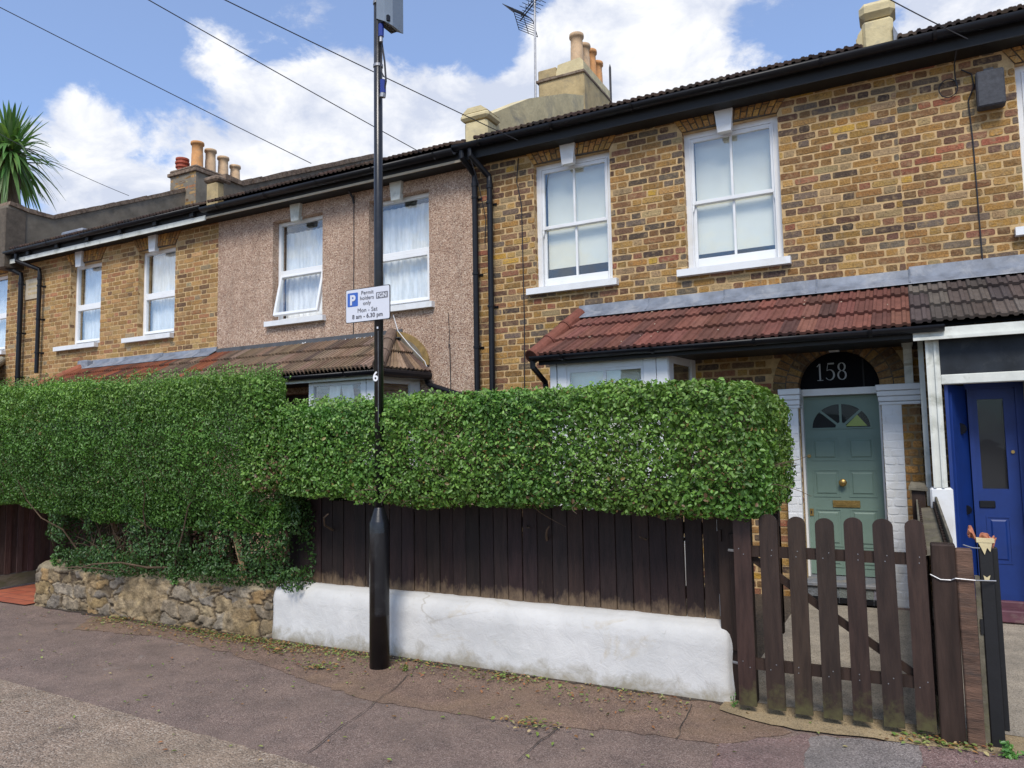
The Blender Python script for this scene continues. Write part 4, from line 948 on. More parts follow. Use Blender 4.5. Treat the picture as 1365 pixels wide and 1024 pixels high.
m.box(-6.68, -6.60, Y, Y+.08, .6, 2.385, bev=.006); m.box(-5.85, -5.77, Y, Y+.08, .6, 2.385, bev=.006); m.box(-5.765, -5.63, Y+.0, Y+.09, .6, 2.385, bev=.01)
m.box(-6.60, -5.85, Y+.005, Y+.075, 2.31, 2.385); m.prism([(-5.64, Y+.02), (-5.45, F-.02), (-5.49, F-.02), (-5.68, Y+.05)], 2.31, 2.384, axis='z')
m.prism([(-5.49, F-.16), (-5.45, F-.01), (-5.50, F-.01), (-5.53, F-.16)], .6, 2.383, axis='z')
bw = m.build('bay_window', 'upvc', HCc)
m = MB(); m.box(-6.61, -5.84, Y+.03, Y+.035, .6, 2.32); m.build('pane', 'glass', bw)
m = MB(); m.prism([(-5.655, Y+.06), (-5.50, F-.14), (-5.505, F-.14), (-5.66, Y+.06)], .6, 2.32, axis='z'); m.build('pane', 'glassdark', bw)
m = MB()
for i in range(34): m.box(-6.64, -5.70, Y+.14, Y+.16, .7+i*.048, .7+i*.048+.04)
m.build('wooden_blind', 'slats', bw)
m = MB()
for i in range(34): m.prism([(-5.70, Y+.12), (-5.55, F-.14), (-5.56, F-.14), (-5.71, Y+.12)], .7+i*.048, .735+i*.048, axis='z')
m.build('wooden_side_blind', 'slats', bw)
for sx in (-6.55, -5.95):
    m = MB(); s = 1 if sx < -6.2 else -1; m.add([(sx+.12*s, Y+.12, 2.32), (sx+.30*s, Y+.12, 2.32), (sx+.22*s, Y+.125, 1.9), (sx+.05*s, Y+.11, 1.5), (sx-.03*s, Y+.12, 1.5)], [(0, 1, 2, 3, 4)]); m.build('tied_net_curtain', 'curtain', bw)
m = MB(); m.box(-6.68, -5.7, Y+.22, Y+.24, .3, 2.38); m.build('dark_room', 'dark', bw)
m = MB(); m.box(-6.68, -5.62, Y+.02, Y+.1, 0, .6); m.build('bay_base', 'pebble', bw)
m = MB(); m.box(-8.0, -7.1, F+.2, F+.25, 0, 2.3); m.build('front_door', 'brownwood', HCc)
pw = parapet(HCc, -9.30, -9.05, [(7.85, 5.66), (8.2, 5.66), (11.5, 7.24)], 5.0, 'cement', 'coping')
m = MB(); m.box(-9.30, -9.06, 7.72, 7.90, 5.1, 5.60, bev=.03); m.build('parapet_pier', 'creambrick', pw)
m = MB(); m.box(-9.33, -9.02, 7.69, 7.98, 5.60, 5.69, bev=.03); m.build('pier_cap', 'coping', pw)

# ---- house B
random.seed(55)
HB = house('yellow brick terraced house with white framed windows left of the pebbledashed one', -14.3, -9.15)
W1 = (-12.84, -11.98, 3.38, 4.80); W2 = (-11.02, -10.12, 3.38, 4.80)
facade(HB, -14.3, -9.15, [W1, W2], PAL_B, 'mortar', [(W1[0], W1[1], W1[3]), (W2[0], W2[1], W2[3])])
upvc_window(HB, *W1, 'white window with palm fronds reflected', curtain='curtain', sx=(.32, -.03), gl='glassbright'); upvc_window(HB, *W2, 'white window beside the pebbledashed house', sx=(.28, .0), gl='glassbright')
keystone(HB, -12.55, 4.74, 5.02); keystone(HB, -10.62, 4.74, 5.02)
eave_boards(HB, -14.3, -9.15, trim='offwhite', tz=(-.03, .045)); gutter_run(HB, -14.3, -9.15, z=5.17, r=.055)
for i in range(6): m = MB(); m.box(-13.7+i*.85, -13.62+i*.85, 7.56, 7.615, 5.06, 5.12); m.build('gutter_bracket', 'blackwood', HB)
main_roof(HB, -14.2, -9.3, PT_BROWN)
m = MB(); m.box(-13.0, -12.4, 7.75, 8.05, 5.33, 5.40, bev=.02); m.build('roof_vent', 'lead', HB)
flashing(HB, -12.2, -9.15, 2.965, 3.08)
def palB(r, u): return PT_ORNG if u < .55+.1*r or u < .8 and r == 2 else PT_BUFF
cr = tiles(HB, (-12.72, 7.05, ze), (-9.15, 7.05, ze), (-9.15, F-.03, zt), (-12.2, F-.03, zt), .31, .125, lambda r, u: PT_ORNG if u < .78 else PT_BUFF, name='canopy_roof', rib=True, label='orange red tiled canopy')
m = MB(); m.add([(-12.72, 7.08, 2.44), (-9.15, 7.08, 2.44), (-9.15, F, 2.94), (-12.2, F, 2.94), (-12.9, F, 2.44)], [(0, 3, 2, 1), (4, 3, 0)]); m.build('roof_deck', 'blackwood', cr)
ridge(cr, (-12.78, 7.05, 2.48), (-12.25, F-.05, 2.99), col=(.28, .10, .055))
m = MB(); m.box(-12.36, -12.1, F-.14, F-.003, 2.93, 3.08, bev=.02); m.build('lead_saddle', 'lead', cr)
gutter_run(HB, -12.7, -9.15, y=7.0, z=2.435, r=.052)
m = MB(); m.box(-12.6, -9.15, 7.06, 7.08, 2.3, 2.45); m.build('canopy_fascia', 'offwhite', HB)
m = MB(); m.box(-12.3, -10.3, 7.15, 7.25, .2, 2.3); m.build('bay_window', 'dark', HB)
downpipe(HB, [(-13.98, 7.56, 5.10), (-13.98, 7.56, 4.98), (-13.62, 7.76, 4.82), (-13.60, 7.76, 4.72), (-13.60, 7.76, 2.95)], clips=(4.5, 3.9, 3.3))
m = MB(); m.box(-14.16, -13.68, F-.02, F-.001, 4.33, 4.70); pl = m.build('date_plaque', 'plaque', HB)
# weathered lettering too worn to read
m = MB()
for r in range(3):
    for i in range(5): m.box(-14.06+i*.06, -14.03+i*.06+random.uniform(0, .02), F-.0215, F-.0195, 4.41+r*.085, 4.45+r*.085)
m.build('worn_lettering', 'creambrick', pl)
pw = parapet(HB, -14.58, -14.28, [(7.55, 6.06), (7.9, 6.0), (8.36, 6.0), (11.3, 7.42)], 5.0, 'cement', 'coping')
m = MB(); m.box(-14.60, -14.26, 7.50, 7.86, 4.9, 6.0, bev=.01); m.build('parapet_pier', 'mortar_grime', pw)
ch = MB(); ch.box(-14.80, -13.94, 11.3, 12.75, 6.2, 7.86, bev=.01); chim = ch.build('chimney', 'cement', HB, label='brick and cement chimney stack with five pots in red, orange and buff')
m = MB(); brickwork(m, (0, 11.3, 0), (1, 0, 0), (0, -1, 0), -14.80, -13.94, 6.6, 7.86, (), PAL_B); m.build('brick_face', 'brickm', chim)
m = MB(); m.box(-14.85, -13.89, 11.25, 12.80, 7.84, 7.92, bev=.01); m.box(-14.82, -13.92, 11.28, 12.77, 7.92, 8.0, bev=.03); m.build('corbel_course', 'coping', chim)
pot(chim, -14.12, 11.48, 8.0, .60, .135, 'pot_orange')
m = MB(); m.lathe((-14.82, 11.42, 7.92), [(.10, 0), (.12, .04), (.12, .08), (.15, .09), (.15, .13), (.13, .135), (.13, .17), (.16, .18), (.16, .22), (.13, .225), (.13, .26), (.15, .27), (.15, .31), (.05, .32)], 18)
m.v = [(x+.20, y+.06, z+.08) for x, y, z in m.v]; m.build('louvred_chimney_pot', 'pot_red', chim)
pot(chim, -14.10, 11.83, 8.0, .54, .125, 'pot_buff'); pot(chim, -14.08, 12.18, 8.0, .48, .125, 'pot_buff'); pot(chim, -14.06, 12.52, 8.0, .38, .12, 'pot_buff')

# ---- house A, a sliver at the left edge
random.seed(66)
HA = house('brick terraced house at the left edge with blue woodwork', -19, -14.58)
WA = (-15.7, -14.78, 3.45, 4.92)
facade(HA, -19, -14.3, [WA], PAL_B, 'mortar', [(WA[0], WA[1], WA[3])])
upvc_window(HA, *WA, 'white window cut by the left edge', sx=(.1, .03), gl='glassbright')
eave_boards(HA, -19, -14.58, fascia='offwhite', soffit='offwhite'); gutter_run(HA, -19, -14.45, z=5.2, r=.055)
main_roof(HA, -19, -14.58, PT_BROWN)
downpipe(HA, [(-14.5, 7.56, 5.12), (-14.5, 7.56, 4.98), (-14.18, 7.76, 4.80), (-14.17, 7.76, 4.7), (-14.17, 7.76, .1)], r=.042, clips=(4.6, 3.7, 2.9))
cr = tiles(HA, (-18, 7.05, 2.68), (-14.3, 7.05, 2.68), (-14.75, F-.03, 3.2), (-18, F-.03, 3.2), .31, .2, [((.26, .05, .03), 3), ((.2, .04, .03), 2)], name='canopy_roof')
ridge(cr, (-14.28, 7.0, 2.72), (-14.8, F-.04, 3.26), r=.075, col=(.32, .3, .25), mat='stone', n=2)
m = MB(); m.box(-18, -14.3, 7.0, 7.05, 2.52, 2.66); m.build('canopy_gutter', 'black', HA)
m = MB(); m.box(-18, -14.4, 7.1, 7.2, 0, 2.52); m.build('bay_window', 'teal', HA)

# ================================================================== things fixed on the houses and in the air
m = MB(); m.box(.70, .915, F-.14, F-.02, 4.47, 4.80, bev=.012); m.box(.765, .84, F-.10, F-.002, 4.80, 4.83); m.box(.72, .90, F-.025, F-.002, 4.48, 4.79)
tag(m.build('alarm_box', 'alarm'), 'dark grey box fixed high on the brick wall beside the right edge window', 'wall box')
m = MB()
def loop(c, r, n=20, sq=1.0): return [(c[0]+r*math.cos(2*math.pi*i/n), c[1], c[2]+r*sq*math.sin(2*math.pi*i/n)) for i in range(n+1)]
m.tube([(.56, 7.60, 5.0), (.545, 7.75, 4.93), (.55, F-.02, 4.84), (.56, F-.02, 4.75)], .006, 5); m.tube(loop((.49, F-.02, 4.75), .075, sq=1.15), .005, 5)
m.tube([(.60, F-.02, 4.90), (.68, F-.015, 4.84), (.69, F-.012, 4.72), (.64, F-.01, 4.6), (.655, F-.01, 4.2), (.665, F-.01, 3.1)], .006, 5)
tag(m.build('looped_cable', 'cable'), 'thin black cable with a loop hanging down the brick wall by the grey box', 'cable')
m = MB(); m.tube([(-3.99, F-.012, 4.98), (-4.02, F-.012, 4.7), (-3.96, F-.012, 4.4), (-3.95, F-.012, 3.0), (-3.97, F-.012, 2.0)], .006, 5)
m.tube([(-4.5, 7.52, 5.05), (-4.47, 7.7, 4.7), (-4.45, F-.02, 4.3), (-4.47, F-.02, 4.0)], .005, 5)
tag(m.build('wall_cable', 'cable'), 'thin dark cable running down the brick wall left of the white sash window', 'cable')

def wire(a, b, label, sag=.06, ext=3.0):
    a, b = Vector(a), Vector(b); c = a+(b-a)*ext; m = MB(); pts = []
    for i in range(33):
        t = i/32*ext; p = a+(b-a)*t; p.z += -sag*4*(t/ext)*(1-t/ext)+sag*4*(1/ext)*(1-1/ext)*t; pts.append(p)
    m.tube(pts, .0055, 5); tag(m.build('telephone_wire', 'cable'), label, 'wire', 'telephone wires from across the street')
wire((-6.968, 7.5, 5.383), (-9.032, 4.6, 6.677), 'thin black wire crossing the sky lowest, ending at the gutter of the pebbledashed house')
wire((-5.165, 7.5, 5.165), (-6.4, 4.6, 5.964), 'thin black wire passing behind the lamp post above the pebbledashed house')
wire((-3.824, 7.5, 5.045), (-5.325, 4.6, 5.635), 'thin black wire ending above the left sash window of the brick house')
wire((0.645, 7.55, 5.046), (0.058, 7.2, 5.40), 'thin black wire at the top right ending beside the grey wall box')
wire((-13.676, 9.5, 6.692), (-14.814, 8.4, 7.37), 'short thin wire behind the palm fronds at the left', ext=1.6)
# tv aerial on the chimney
A = empty('tv_aerial', (-5.29, 11.1, 6.9), 'many pronged television aerial on a pole strapped to the sandy chimney', 'aerial')
m = MB(); m.tube([(-5.31, 11.10, 7.15), (-5.28, 11.12, 9.75)], .020, 8); m.build('mast', 'steel', A)
m = MB(); m.box(-5.34, -5.26, 11.08, 11.14, 7.25, 7.40); m.build('bracket', 'steel', A)
bo = Vector((-5.28, 11.12, 9.12)); bd = Vector((.80, -.25, .42)).normalized(); sd_ = Vector((.1, .9, .1)); sd_ = (sd_-bd*sd_.dot(bd)).normalized(); ud = bd.cross(sd_)
m = MB(); m.tube([bo-bd*.42, bo+bd*.62], .012, 6); m.tube([bo-bd*.36+ud*.05, bo+bd*.62+ud*.05], .009, 6); m.build('boom', 'black', A)
m = MB()
for i in range(12):
    p = bo+bd*(-.20+i*.07); ln = .19-.005*i
    for s in (1, -1): m.tube([p-sd_*ln+ud*.05*s, p+sd_*ln+ud*.05*s], .0055, 5); m.tube([p+ud*.05*s, p+ud*.12*s+bd*.03], .005, 4)
m.build('directors', 'black', A)
m = MB(); ctr = bo-bd*.32
for s in (1, -1):
    for i in range(7):
        q = ctr+(ud*s)*(.03+.045*i)-bd*.015*i; m.tube([q-sd_*.26, q+sd_*.26], .006, 5)
    for e in (-.26, .0, .26): m.tube([ctr+sd_*e, ctr+sd_*e+(ud*s)*.31-bd*.09], .007, 5)
m.build('reflector', 'black', A)
m = MB(); m.tube([(-4.46, 12.5, 6.8), (-4.46, 12.5, 8.35)], .022, 8); m.lathe((-4.46, 12.5, 8.35), [(.022, 0), (.012, .04), (.003, .07)], 8); tag(m.build('roof_rod', 'cable'), 'thin dark rod standing up behind the roof right of the chimney pots', 'rod')

# ================================================================== front boundary
def lumpy_wall(mb, x0, x1, prof, nx, disp, rend=.06, colfn=None, sub=.02, lend=None):
    """wall swept along x; prof = closed (y, z) outline; ends rounded in; disp(p) moves the skin outward"""
    P = []
    for a, b in zip(prof, prof[1:]+prof[:1]):
        a, b = Vector(a), Vector(b); n = max(1, int((b-a).length/sub))
        P += [a+(b-a)*i/n for i in range(n)]
    cy = sum(p[0] for p in P)/len(P); cz = sum(p[1] for p in P)/len(P); k = len(P); vs = []; cs = []
    for i in range(nx+1):
        x = x0+(x1-x0)*i/nx; e1 = (x1-x)/rend; e0 = (x-x0)/(lend or rend)
        s = min(1, e0, e1); s = math.sqrt(max(0, 1-(1-s)**2)) if s < 1 else 1; sh = (1-s)*rend
        for j, p in enumerate(P):
            dy, dz = p[0]-cy, p[1]-cz; l = math.hypot(dy, dz); q = Vector((x, p[0]-dy/l*sh*1.0, p[1]-(dz/l*sh if dz > 0 else 0)))
            d, c = disp(q); t = (P[(j+1) % k]-P[j-1]).normalized(); nn = Vector((0, t[1], -t[0]))
            if nn.y*dy+nn.z*dz < 0: nn = -nn
            q += nn*d; vs.append(q); cs.append(c)
    base = len(mb.v)
    fs = [(i*k+j, i*k+(j+1) % k, (i+1)*k+(j+1) % k, (i+1)*k+j) for i in range(nx) for j in range(k)]
    fs += [tuple(range(k)), tuple(reversed(range(nx*k, nx*k+k)))]
    mb.v += [tuple(v) for v in vs]; mb.f += [tuple(a+base for a in f) for f in fs]; mb.c += cs; mb.w += [0]*len(vs)
def dW(p):
    n1 = mnoise.noise(p*1.6); n2 = mnoise.noise(p*7+Vector((3, 1, 2))); n3 = mnoise.noise(p*22)
    return .008*n1+.004*n2+.0025*n3, (1, 1, 1)
random.seed(9)
m = MB(); prof = [(4.56, -.02), (4.575, .33), (4.59, .385), (4.62, .42), (4.68, .445), (4.80, .45), (4.84, .40), (4.84, -.02)]
lumpy_wall(m, -4.67, -.985, prof, 190, dW, .07)
o = m.build('garden_wall', 'whitewall', None, smooth=True); tag(o, 'low white painted rendered wall under the dark board fence', 'wall')
STC = [(.31, .24, .15), (.36, .26, .13), (.29, .25, .20), (.30, .26, .21), (.38, .30, .19), (.23, .205, .18), (.35, .23, .11), (.29, .24, .18)]
def dS(p):
    q = Vector((p.x*4.2+.35*mnoise.noise(p*5)+.12*mnoise.noise(p*17), .5, p.z*9+.45*mnoise.noise(p*4+Vector((5, 5, 5)))+.15*mnoise.noise(p*19)))
    d, pts = mnoise.voronoi(q, distance_metric='CHEBYCHEV', exponent=2.5); e = d[1]-d[0]
    h = math.sin(pts[0].x*12.9+pts[0].y*4.1+pts[0].z*78.2)*43758.5; h -= math.floor(h)
    rough = .009*mnoise.noise(p*12)+.006*abs(mnoise.noise(p*31))+.004*mnoise.noise(p*70)
    g = min(1, e/.16)
    mort = (.33, .25, .15)
    smear = .5+.5*mnoise.noise(p*2.6+Vector((9, 2, 4)))
    if p.z > .375: return rough*.6+.008, tuple(x*(.85+.3*mnoise.noise(p*9)) for x in (.30, .255, .175))
    s = STC[int(h*len(STC))]; k = g*.9 if smear < .55 else g*.25
    if e < .05 and smear < .52: return -.016+rough, (.10, .075, .05)
    c = tuple(a*(1-k)+b*k for a, b in zip(mort, s)); v = .82+.5*mnoise.noise(p*17)
    return -.010*(1-g)*(smear < .6)+.010*g*(h-.3)+rough*1.3, tuple(max(0, x*v) for x in c)
m = MB(); prof = [(4.56, -.02), (4.565, .36), (4.60, .40), (4.66, .425), (4.80, .425), (4.84, .38), (4.84, -.02)]
lumpy_wall(m, -7.93, -4.665, prof, 360, dS, .05, sub=.009, lend=.09)
o = m.build('garden_wall', 'stone', None, smooth=True); tag(o, 'low crumbling rubble stone wall under the bushy hedge', 'wall')

# dark board fence on the white wall
FN = empty('board_fence', (-2.8, 4.73, 0), 'dark brown close boarded fence on the white wall under the clipped hedge', 'fence')
random.seed(12); m = MB(); x = -4.60; nb = 31; wd = (4.60-1.055)/nb
for i in range(nb):
    a, b = x+.002, x+wd-.002-random.uniform(0, .003); y = 4.72+random.uniform(-.004, .004); lean = random.uniform(-.004, .004); zt = 1.10+random.uniform(-.01, .01)+.04*(i < 4)
    zb = .40; col = jit((.022, .0125, .0115), .3)
    vs = []; wr = []
    zs = [zb, .48, .56, .66, .8, .95, zt]
    for z in zs:
        t = (z-zb)/(zt-zb)
        for xx, yy in ((a, y), (a+.003, y-.003), (b-.003, y-.003), (b, y), (b, y+.018), (a, y+.018)):
            vs.append((xx+lean*t, yy, z)); wr.append(max(0, .52-(z-.42)*2.9+random.uniform(-.03, .03)))
    fs = [(r*6+k, r*6+(k+1) % 6, r*6+6+(k+1) % 6, r*6+6+k) for r in range(6) for k in range(6)]+[(5, 4, 3, 2, 1, 0), tuple(36+k for k in range(6))]
    m.add(vs, fs, col, wr); x += wd
m.build('board_panel', 'board', FN)
m = MB(); m.box(-4.6, -1.055, 4.745, 4.785, .55, .62); m.box(-4.6, -1.055, 4.745, 4.785, .95, 1.02); m.build('rail', 'brownwood', FN)
m = MB(); m.box(-1.055, -.955, 4.62, 4.70, .01, 1.10, bev=.005); m.box(-1.045, -1.03, 4.6, 4.62, .93, 1.0); m.build('fence_post', 'brownwood', FN)
m = MB(); m.box(-.985, -.955, 4.595, 4.618, .30, .98, bev=.003); m.build('batten', 'brownwood', FN)
m = MB(); m.box(-1.075, -1.057, 4.70, 4.716, .98, 1.05); m.box(-1.075, -1.057, 4.70, 4.716, .47, .60); m.build('hinge_plate', 'steel', FN)

# gate
G = empty('picket_gate', (-.45, 4.45, 0), 'dark brown picket gate with rounded tops in front of the green door', 'gate')
def picket(x, w_, zb, zt, y, tilt=0):
    m = MB(); n = 10; r = w_/2; pts = [(x-r, zb), (x+r, zb)]+[(x+r*math.cos(math.pi*i/n)*1.0, zt-r*.8+r*.8*math.sin(math.pi*i/n)) for i in range(n+1)]
    zz = [p[1] for p in pts]
    pts = [(p[0]+tilt*(p[1]-.5), p[1]) for p in pts]
    a = [(p[0], y, p[1]) for p in pts]; b = [(p[0], y+.02, p[1]) for p in pts]; k = len(pts)
    f = 1.0; col = jit((.036, .021, .016), .2)
    mid = []
    # subdivide height for the mossy foot
    zs = [zb, zb+.08, zb+.18, zb+.3, .6, zt-r*.8]
    vs = []; wr = []; fs = []
    for z in zs:
        for xx, yy in ((x-r, y), (x+r, y), (x+r, y+.02), (x-r, y+.02)): vs.append((xx+tilt*(z-.5), yy, z)); wr.append(max(0, .40-(z-zb)*1.9))
    for i in range(len(zs)-1): fs += [(i*4+q, i*4+(q+1) % 4, i*4+4+(q+1) % 4, i*4+4+q) for q in range(4)]
    fs.append((3, 2, 1, 0)); m.add(vs, fs, col, wr)
    top = [(x+r*math.cos(math.pi*i/n)+tilt*(zt-.5), zt-r*.8+r*.8*math.sin(math.pi*i/n)) for i in range(n+1)]
    m.prism(top, y, y+.02, col); return m
random.seed(5)
for i, x in enumerate((-.878, -.729, -.583, -.438, -.294, -.149, -.002)):
    picket(x, .094+random.uniform(-.004, .004), .045+random.uniform(-.006, .006), 1.108+random.uniform(-.009, .006), 4.44, random.uniform(-.006, .004)).build('picket', 'gatewood', G)
m = MB(); m.box(-.92, .04, 4.462, 4.49, .87, .93); m.build('rail', 'brownwood', G)
m = MB(); m.box(-.92, .04, 4.462, 4.49, .245, .305); m.build('rail', 'brownwood', G)
m = MB(); m.prism([(-.90, .88), (-.83, .88), (-.0, .30), (-.07, .30)], 4.492, 4.515); m.build('brace', 'brownwood', G)
m = MB()
for i, x in enumerate((-.878, -.729, -.583, -.438, -.294, -.149, -.002)):
    for z in (.885, .915, .26, .29): xn = x+random.uniform(-.02, .02); m.tube([(xn, 4.441, z), (xn, 4.437, z)], .003, 6)
o_ = m.build('nail_heads', 'steel', G); o_['kind'] = 'stuff'
m = MB(); m.tube([(-.96, 4.47, .9), (-.90, 4.45, .9)], .008, 6); m.tube([(-.96, 4.47, .27), (-.90, 4.45, .27)], .008, 6); m.build('hinge', 'steel', G)
m = MB(); m.box(-.93, -.86, 4.60, 4.68, .0, 1.12, bev=.004); tag(m.build('gate_post', 'brownwood'), 'dark wooden gate post half hidden behind the leftmost picket', 'post')
m = MB(); m.prism([(-.79, .36), (-.735, .42), (-.735, 1.14), (-.79, 1.14)], 4.86, 4.93); m.box(-.79, -.735, 4.87, 4.92, .36, 1.0); tag(m.build('hedge_support', 'brownwood'), 'short dark post with a slanted foot behind the gate under the hedge end', 'post')
# posts right of the gate
def post(x0, x1, y0, y1, z1, mat, lab, lean=0, z0=0):
    m = MB(); m.box(x0, x1, y0, y1, z0, z1, bev=.006); m.v = [(x+lean*z, y, z) for x, y, z in m.v]
    n0 = len(m.v); return tag(m.build('gate_post', mat), lab, 'post')
post(.058, .168, 4.42, 4.53, .985, 'brownwood', 'square dark brown gate post just right of the gate', .006)
post(.176, .250, 4.42, 4.50, .965, 'redwood', 'split reddish weathered post between the dark post and the black one', -.004)
m = MB(); m.box(.252, .274, 4.47, 4.50, 0, .83); tag(m.build('slat', 'greywood'), 'thin grey slat between the reddish post and the black post', 'slat')
IP = empty('iron_post', (.305, 4.5, 0), 'black painted post with chipped paint and broken terracotta on its top', 'post')
m = MB(); m.box(.275, .335, 4.46, 4.50, .0, 1.0, bev=.004); m.box(.335, .36, 4.50, 4.55, .08, .97, bev=.004); m.box(.262, .275, 4.46, 4.49, .55, .62); m.build('shaft', 'blackwood', IP)
m = MB(); m.box(.268, .345, 4.45, 4.52, 1.0, 1.018); m.prism([(.275, 1.0), (.335, 1.0), (.325, .955), (.312, .975), (.30, .94), (.288, .97)], 4.452, 4.459); m.build('chipped_paint', 'cream', IP)
m = MB(); m.prism([(.292, .815), (.312, .815), (.318, .84), (.303, .828), (.289, .838)], 4.452, 4.459); m.build('paint_flake', 'cream', IP)
m = MB(); nu, nv = 22, 12; vs = []
for a in range(nu):
    for b in range(nv):
        u_, v_ = a/(nu-1), 2*math.pi*b/nv; q = Vector((.235+.12*u_, 4.505, 1.03)); rr_ = (.014+.010*math.sin(u_*9+1))*(1 if .03 < u_ < .97 else .2)
        d_ = Vector((0, math.cos(v_), math.sin(v_)*1.25)); nn_ = mnoise.noise(q*55+d_*2.2)
        vs.append(q+d_*rr_*(1+.9*nn_)+Vector((.012*mnoise.noise(q*70+d_*3), 0, .02*math.sin(u_*14)-.03*u_)))
m.add(vs, [(a*nv+b, a*nv+(b+1) % nv, (a+1)*nv+(b+1) % nv, (a+1)*nv+b) for a in range(nu-1) for b in range(nv)]+[tuple(range(nv)), tuple(reversed(range(nu*nv-nv, nu*nv)))])
m.build('broken_terracotta', 'terracotta', IP)
m = MB(); m.tube([(.055, 4.415, .835), (.10, 4.412, .812), (.145, 4.412, .812), (.165, 4.41, .822), (.25, 4.41, .818), (.34, 4.45, .815)], .0035, 5); m.tube([(.21, 4.45, .985), (.25, 4.43, .975), (.28, 4.45, .972)], .0035, 5)
tag(m.build('binding_wire', 'steel'), 'thin pale wire tying the gate posts together', 'wire')
# fence between the two front paths
SF = empty('side_fence', (.08, 5.9, 0), 'mossy grey and dark wooden fence running back between the two front doors', 'fence')
m = MB(); y = 4.62; random.seed(31)
while y < 7.1:
    m.box(.035, .05, y+.003, y+.117, .04, .93+.07*(y-4.6)/2.5); m.box(.14, .155, y+.003, y+.117, .04, .94+.07*(y-4.6)/2.5, (1, 1, 1)); y += .12
m.build('boards', 'brownwood', SF)
m = MB()
for x0, x1, dz in ((.02, .032, 0), (.158, .172, .03)):
    m.add([(x0, 4.60, .84+dz), (x1, 4.60, .84+dz), (x1, 4.60, .96+dz), (x0, 4.60, .96+dz), (x0, 7.15, .90+dz), (x1, 7.15, .90+dz), (x1, 7.15, 1.02+dz), (x0, 7.15, 1.02+dz)], [(0, 1, 2, 3), (7, 6, 5, 4), (0, 4, 5, 1), (1, 5, 6, 2), (2, 6, 7, 3), (3, 7, 4, 0)])
m.add([(.032, 4.6, .90), (.158, 4.6, .92), (.158, 7.15, .96), (.032, 7.15, .95)], [(0, 1, 2, 3)]); m.build('mossy_top_rail', 'greywood', SF)
m = MB(); m.box(-.01, .09, 7.15, 7.25, 0, 1.10); m.build('end_post', 'brownwood', SF)
m = MB(); m.add([(-.03, 7.12, 1.10), (.11, 7.12, 1.09), (.11, 7.28, 1.11), (-.03, 7.28, 1.12), (-.03, 7.12, 1.12), (.11, 7.12, 1.11), (.09, 7.28, 1.15), (-.01, 7.28, 1.16)], [(3, 2, 1, 0), (4, 5, 6, 7), (0, 1, 5, 4), (1, 2, 6, 5), (2, 3, 7, 6), (3, 0, 4, 7)]); m.build('post_cap', 'greywood', SF)
# tall fence at the left
LF = empty('side_fence', (-9.2, 6, 0), 'tall brown vertical board fence beside the red tiled path at the left edge', 'fence')
m = MB(); y = 4.75
while y < 7.8:
    k = random.uniform(-.004, .004); m.box(-9.22+k, -9.20+k, y+.004, y+.124, .16, 1.75, jit((.085, .055, .05), .25)); m.box(-9.20+k, -9.185+k, y+.09, y+.15, .16, 1.75, jit((.085, .055, .05), .25)); y += .128
m.build('boards', 'leftboards', LF)
m = MB(); m.box(-9.23, -9.18, 4.7, 7.8, .02, .155); m.build('gravel_board', 'greywood', LF)

# ================================================================== lamp post and sign
LX, LY = -3.345, 4.30
LP = empty('lamp_post', (LX, LY, 0), 'black painted steel lamp post with a wide base on the pavement, numbered 6', 'lamp post')
m = MB(); m.lathe((LX, LY, 0), [(.070, -.02), (.070, .72), (.0715, .722), (.0715, .995), (.066, 1.01), (.036, 1.10), (.034, 1.105)], 36); m.build('base', 'lampblack', LP, smooth=True)
m = MB(); m.lathe((LX, LY, 0), [(.0335, 1.10), (.0325, 3.0), (.031, 6.2)], 28); m.build('shaft', 'lampblack', LP, smooth=True)
m = MB()      # curved access door on the side facing the houses' right
pts = [(-78+i*7.5) for i in range(13)]; ro, ri = .0755, .070
vs = []
for z in (.36, .375, .93, .95):
    for a in pts:
        rr = ro if z not in (.36, .95) else ro-.002; vs.append((LX+rr*math.cos(R(a)), LY+rr*math.sin(R(a)), z))
k = len(pts); m.add(vs+[(LX+ri*math.cos(R(a)), LY+ri*math.sin(R(a)), z) for z in (.36, .95) for a in pts],
                    [(r*k+i, r*k+i+1, r*k+k+i+1, r*k+k+i) for r in range(3) for i in range(k-1)]+[(4*k+i, 4*k+i+1, i+1, i) for i in range(k-1)]+[(3*k+i, 3*k+i+1, 5*k+i+1, 5*k+i) for i in range(k-1)]+[(0, k, 2*k, 3*k, 5*k, 4*k), (k-1, 5*k-1, 6*k-1, 4*k-1, 3*k-1, 2*k-1)])
m.build('access_door', 'lampblack', LP, smooth=False)
def text_mesh(s, size, x, y, z, mat, parent, name='lettering', align='LEFT', ext=.0008, sp=1.0, bold=0.0):
    cu = bpy.data.curves.new('t', 'FONT'); cu.body = s; cu.size = size; cu.extrude = ext; cu.align_x = align; cu.space_character = sp; cu.offset = bold
    to = bpy.data.objects.new('t', cu); COL.objects.link(to); bpy.context.view_layer.update()
    me = bpy.data.meshes.new_from_object(to); bpy.data.objects.remove(to); me.name = name
    me.transform(Matrix.Translation((x, y, z)) @ Matrix.Rotation(R(90), 4, 'X'))
    off = Vector((0, 0, 0)); par = parent
    while par: off += par.location; par = par.parent
    me.transform(Matrix.Translation(-off)); me.materials.clear(); me.materials.append(MAT[mat]); return link(me, name, parent)
t6 = text_mesh('6', .095, LX-.028, LY-.0335, 2.0, 'postwhite', LP, 'numeral', ext=.002, bold=.002)
m = MB()
for z in (4.34, 4.83): m.lathe((LX, LY, z), [(.0325, 0), (.037, .002), (.037, .022), (.0325, .024)], 20)
m.build('strap', 'steel', LP)
m = MB(); m.box(LX+.008, LX+.02, LY-.034, LY-.030, 2.375, 2.39); m.build('small_label', 'signplate', LP)
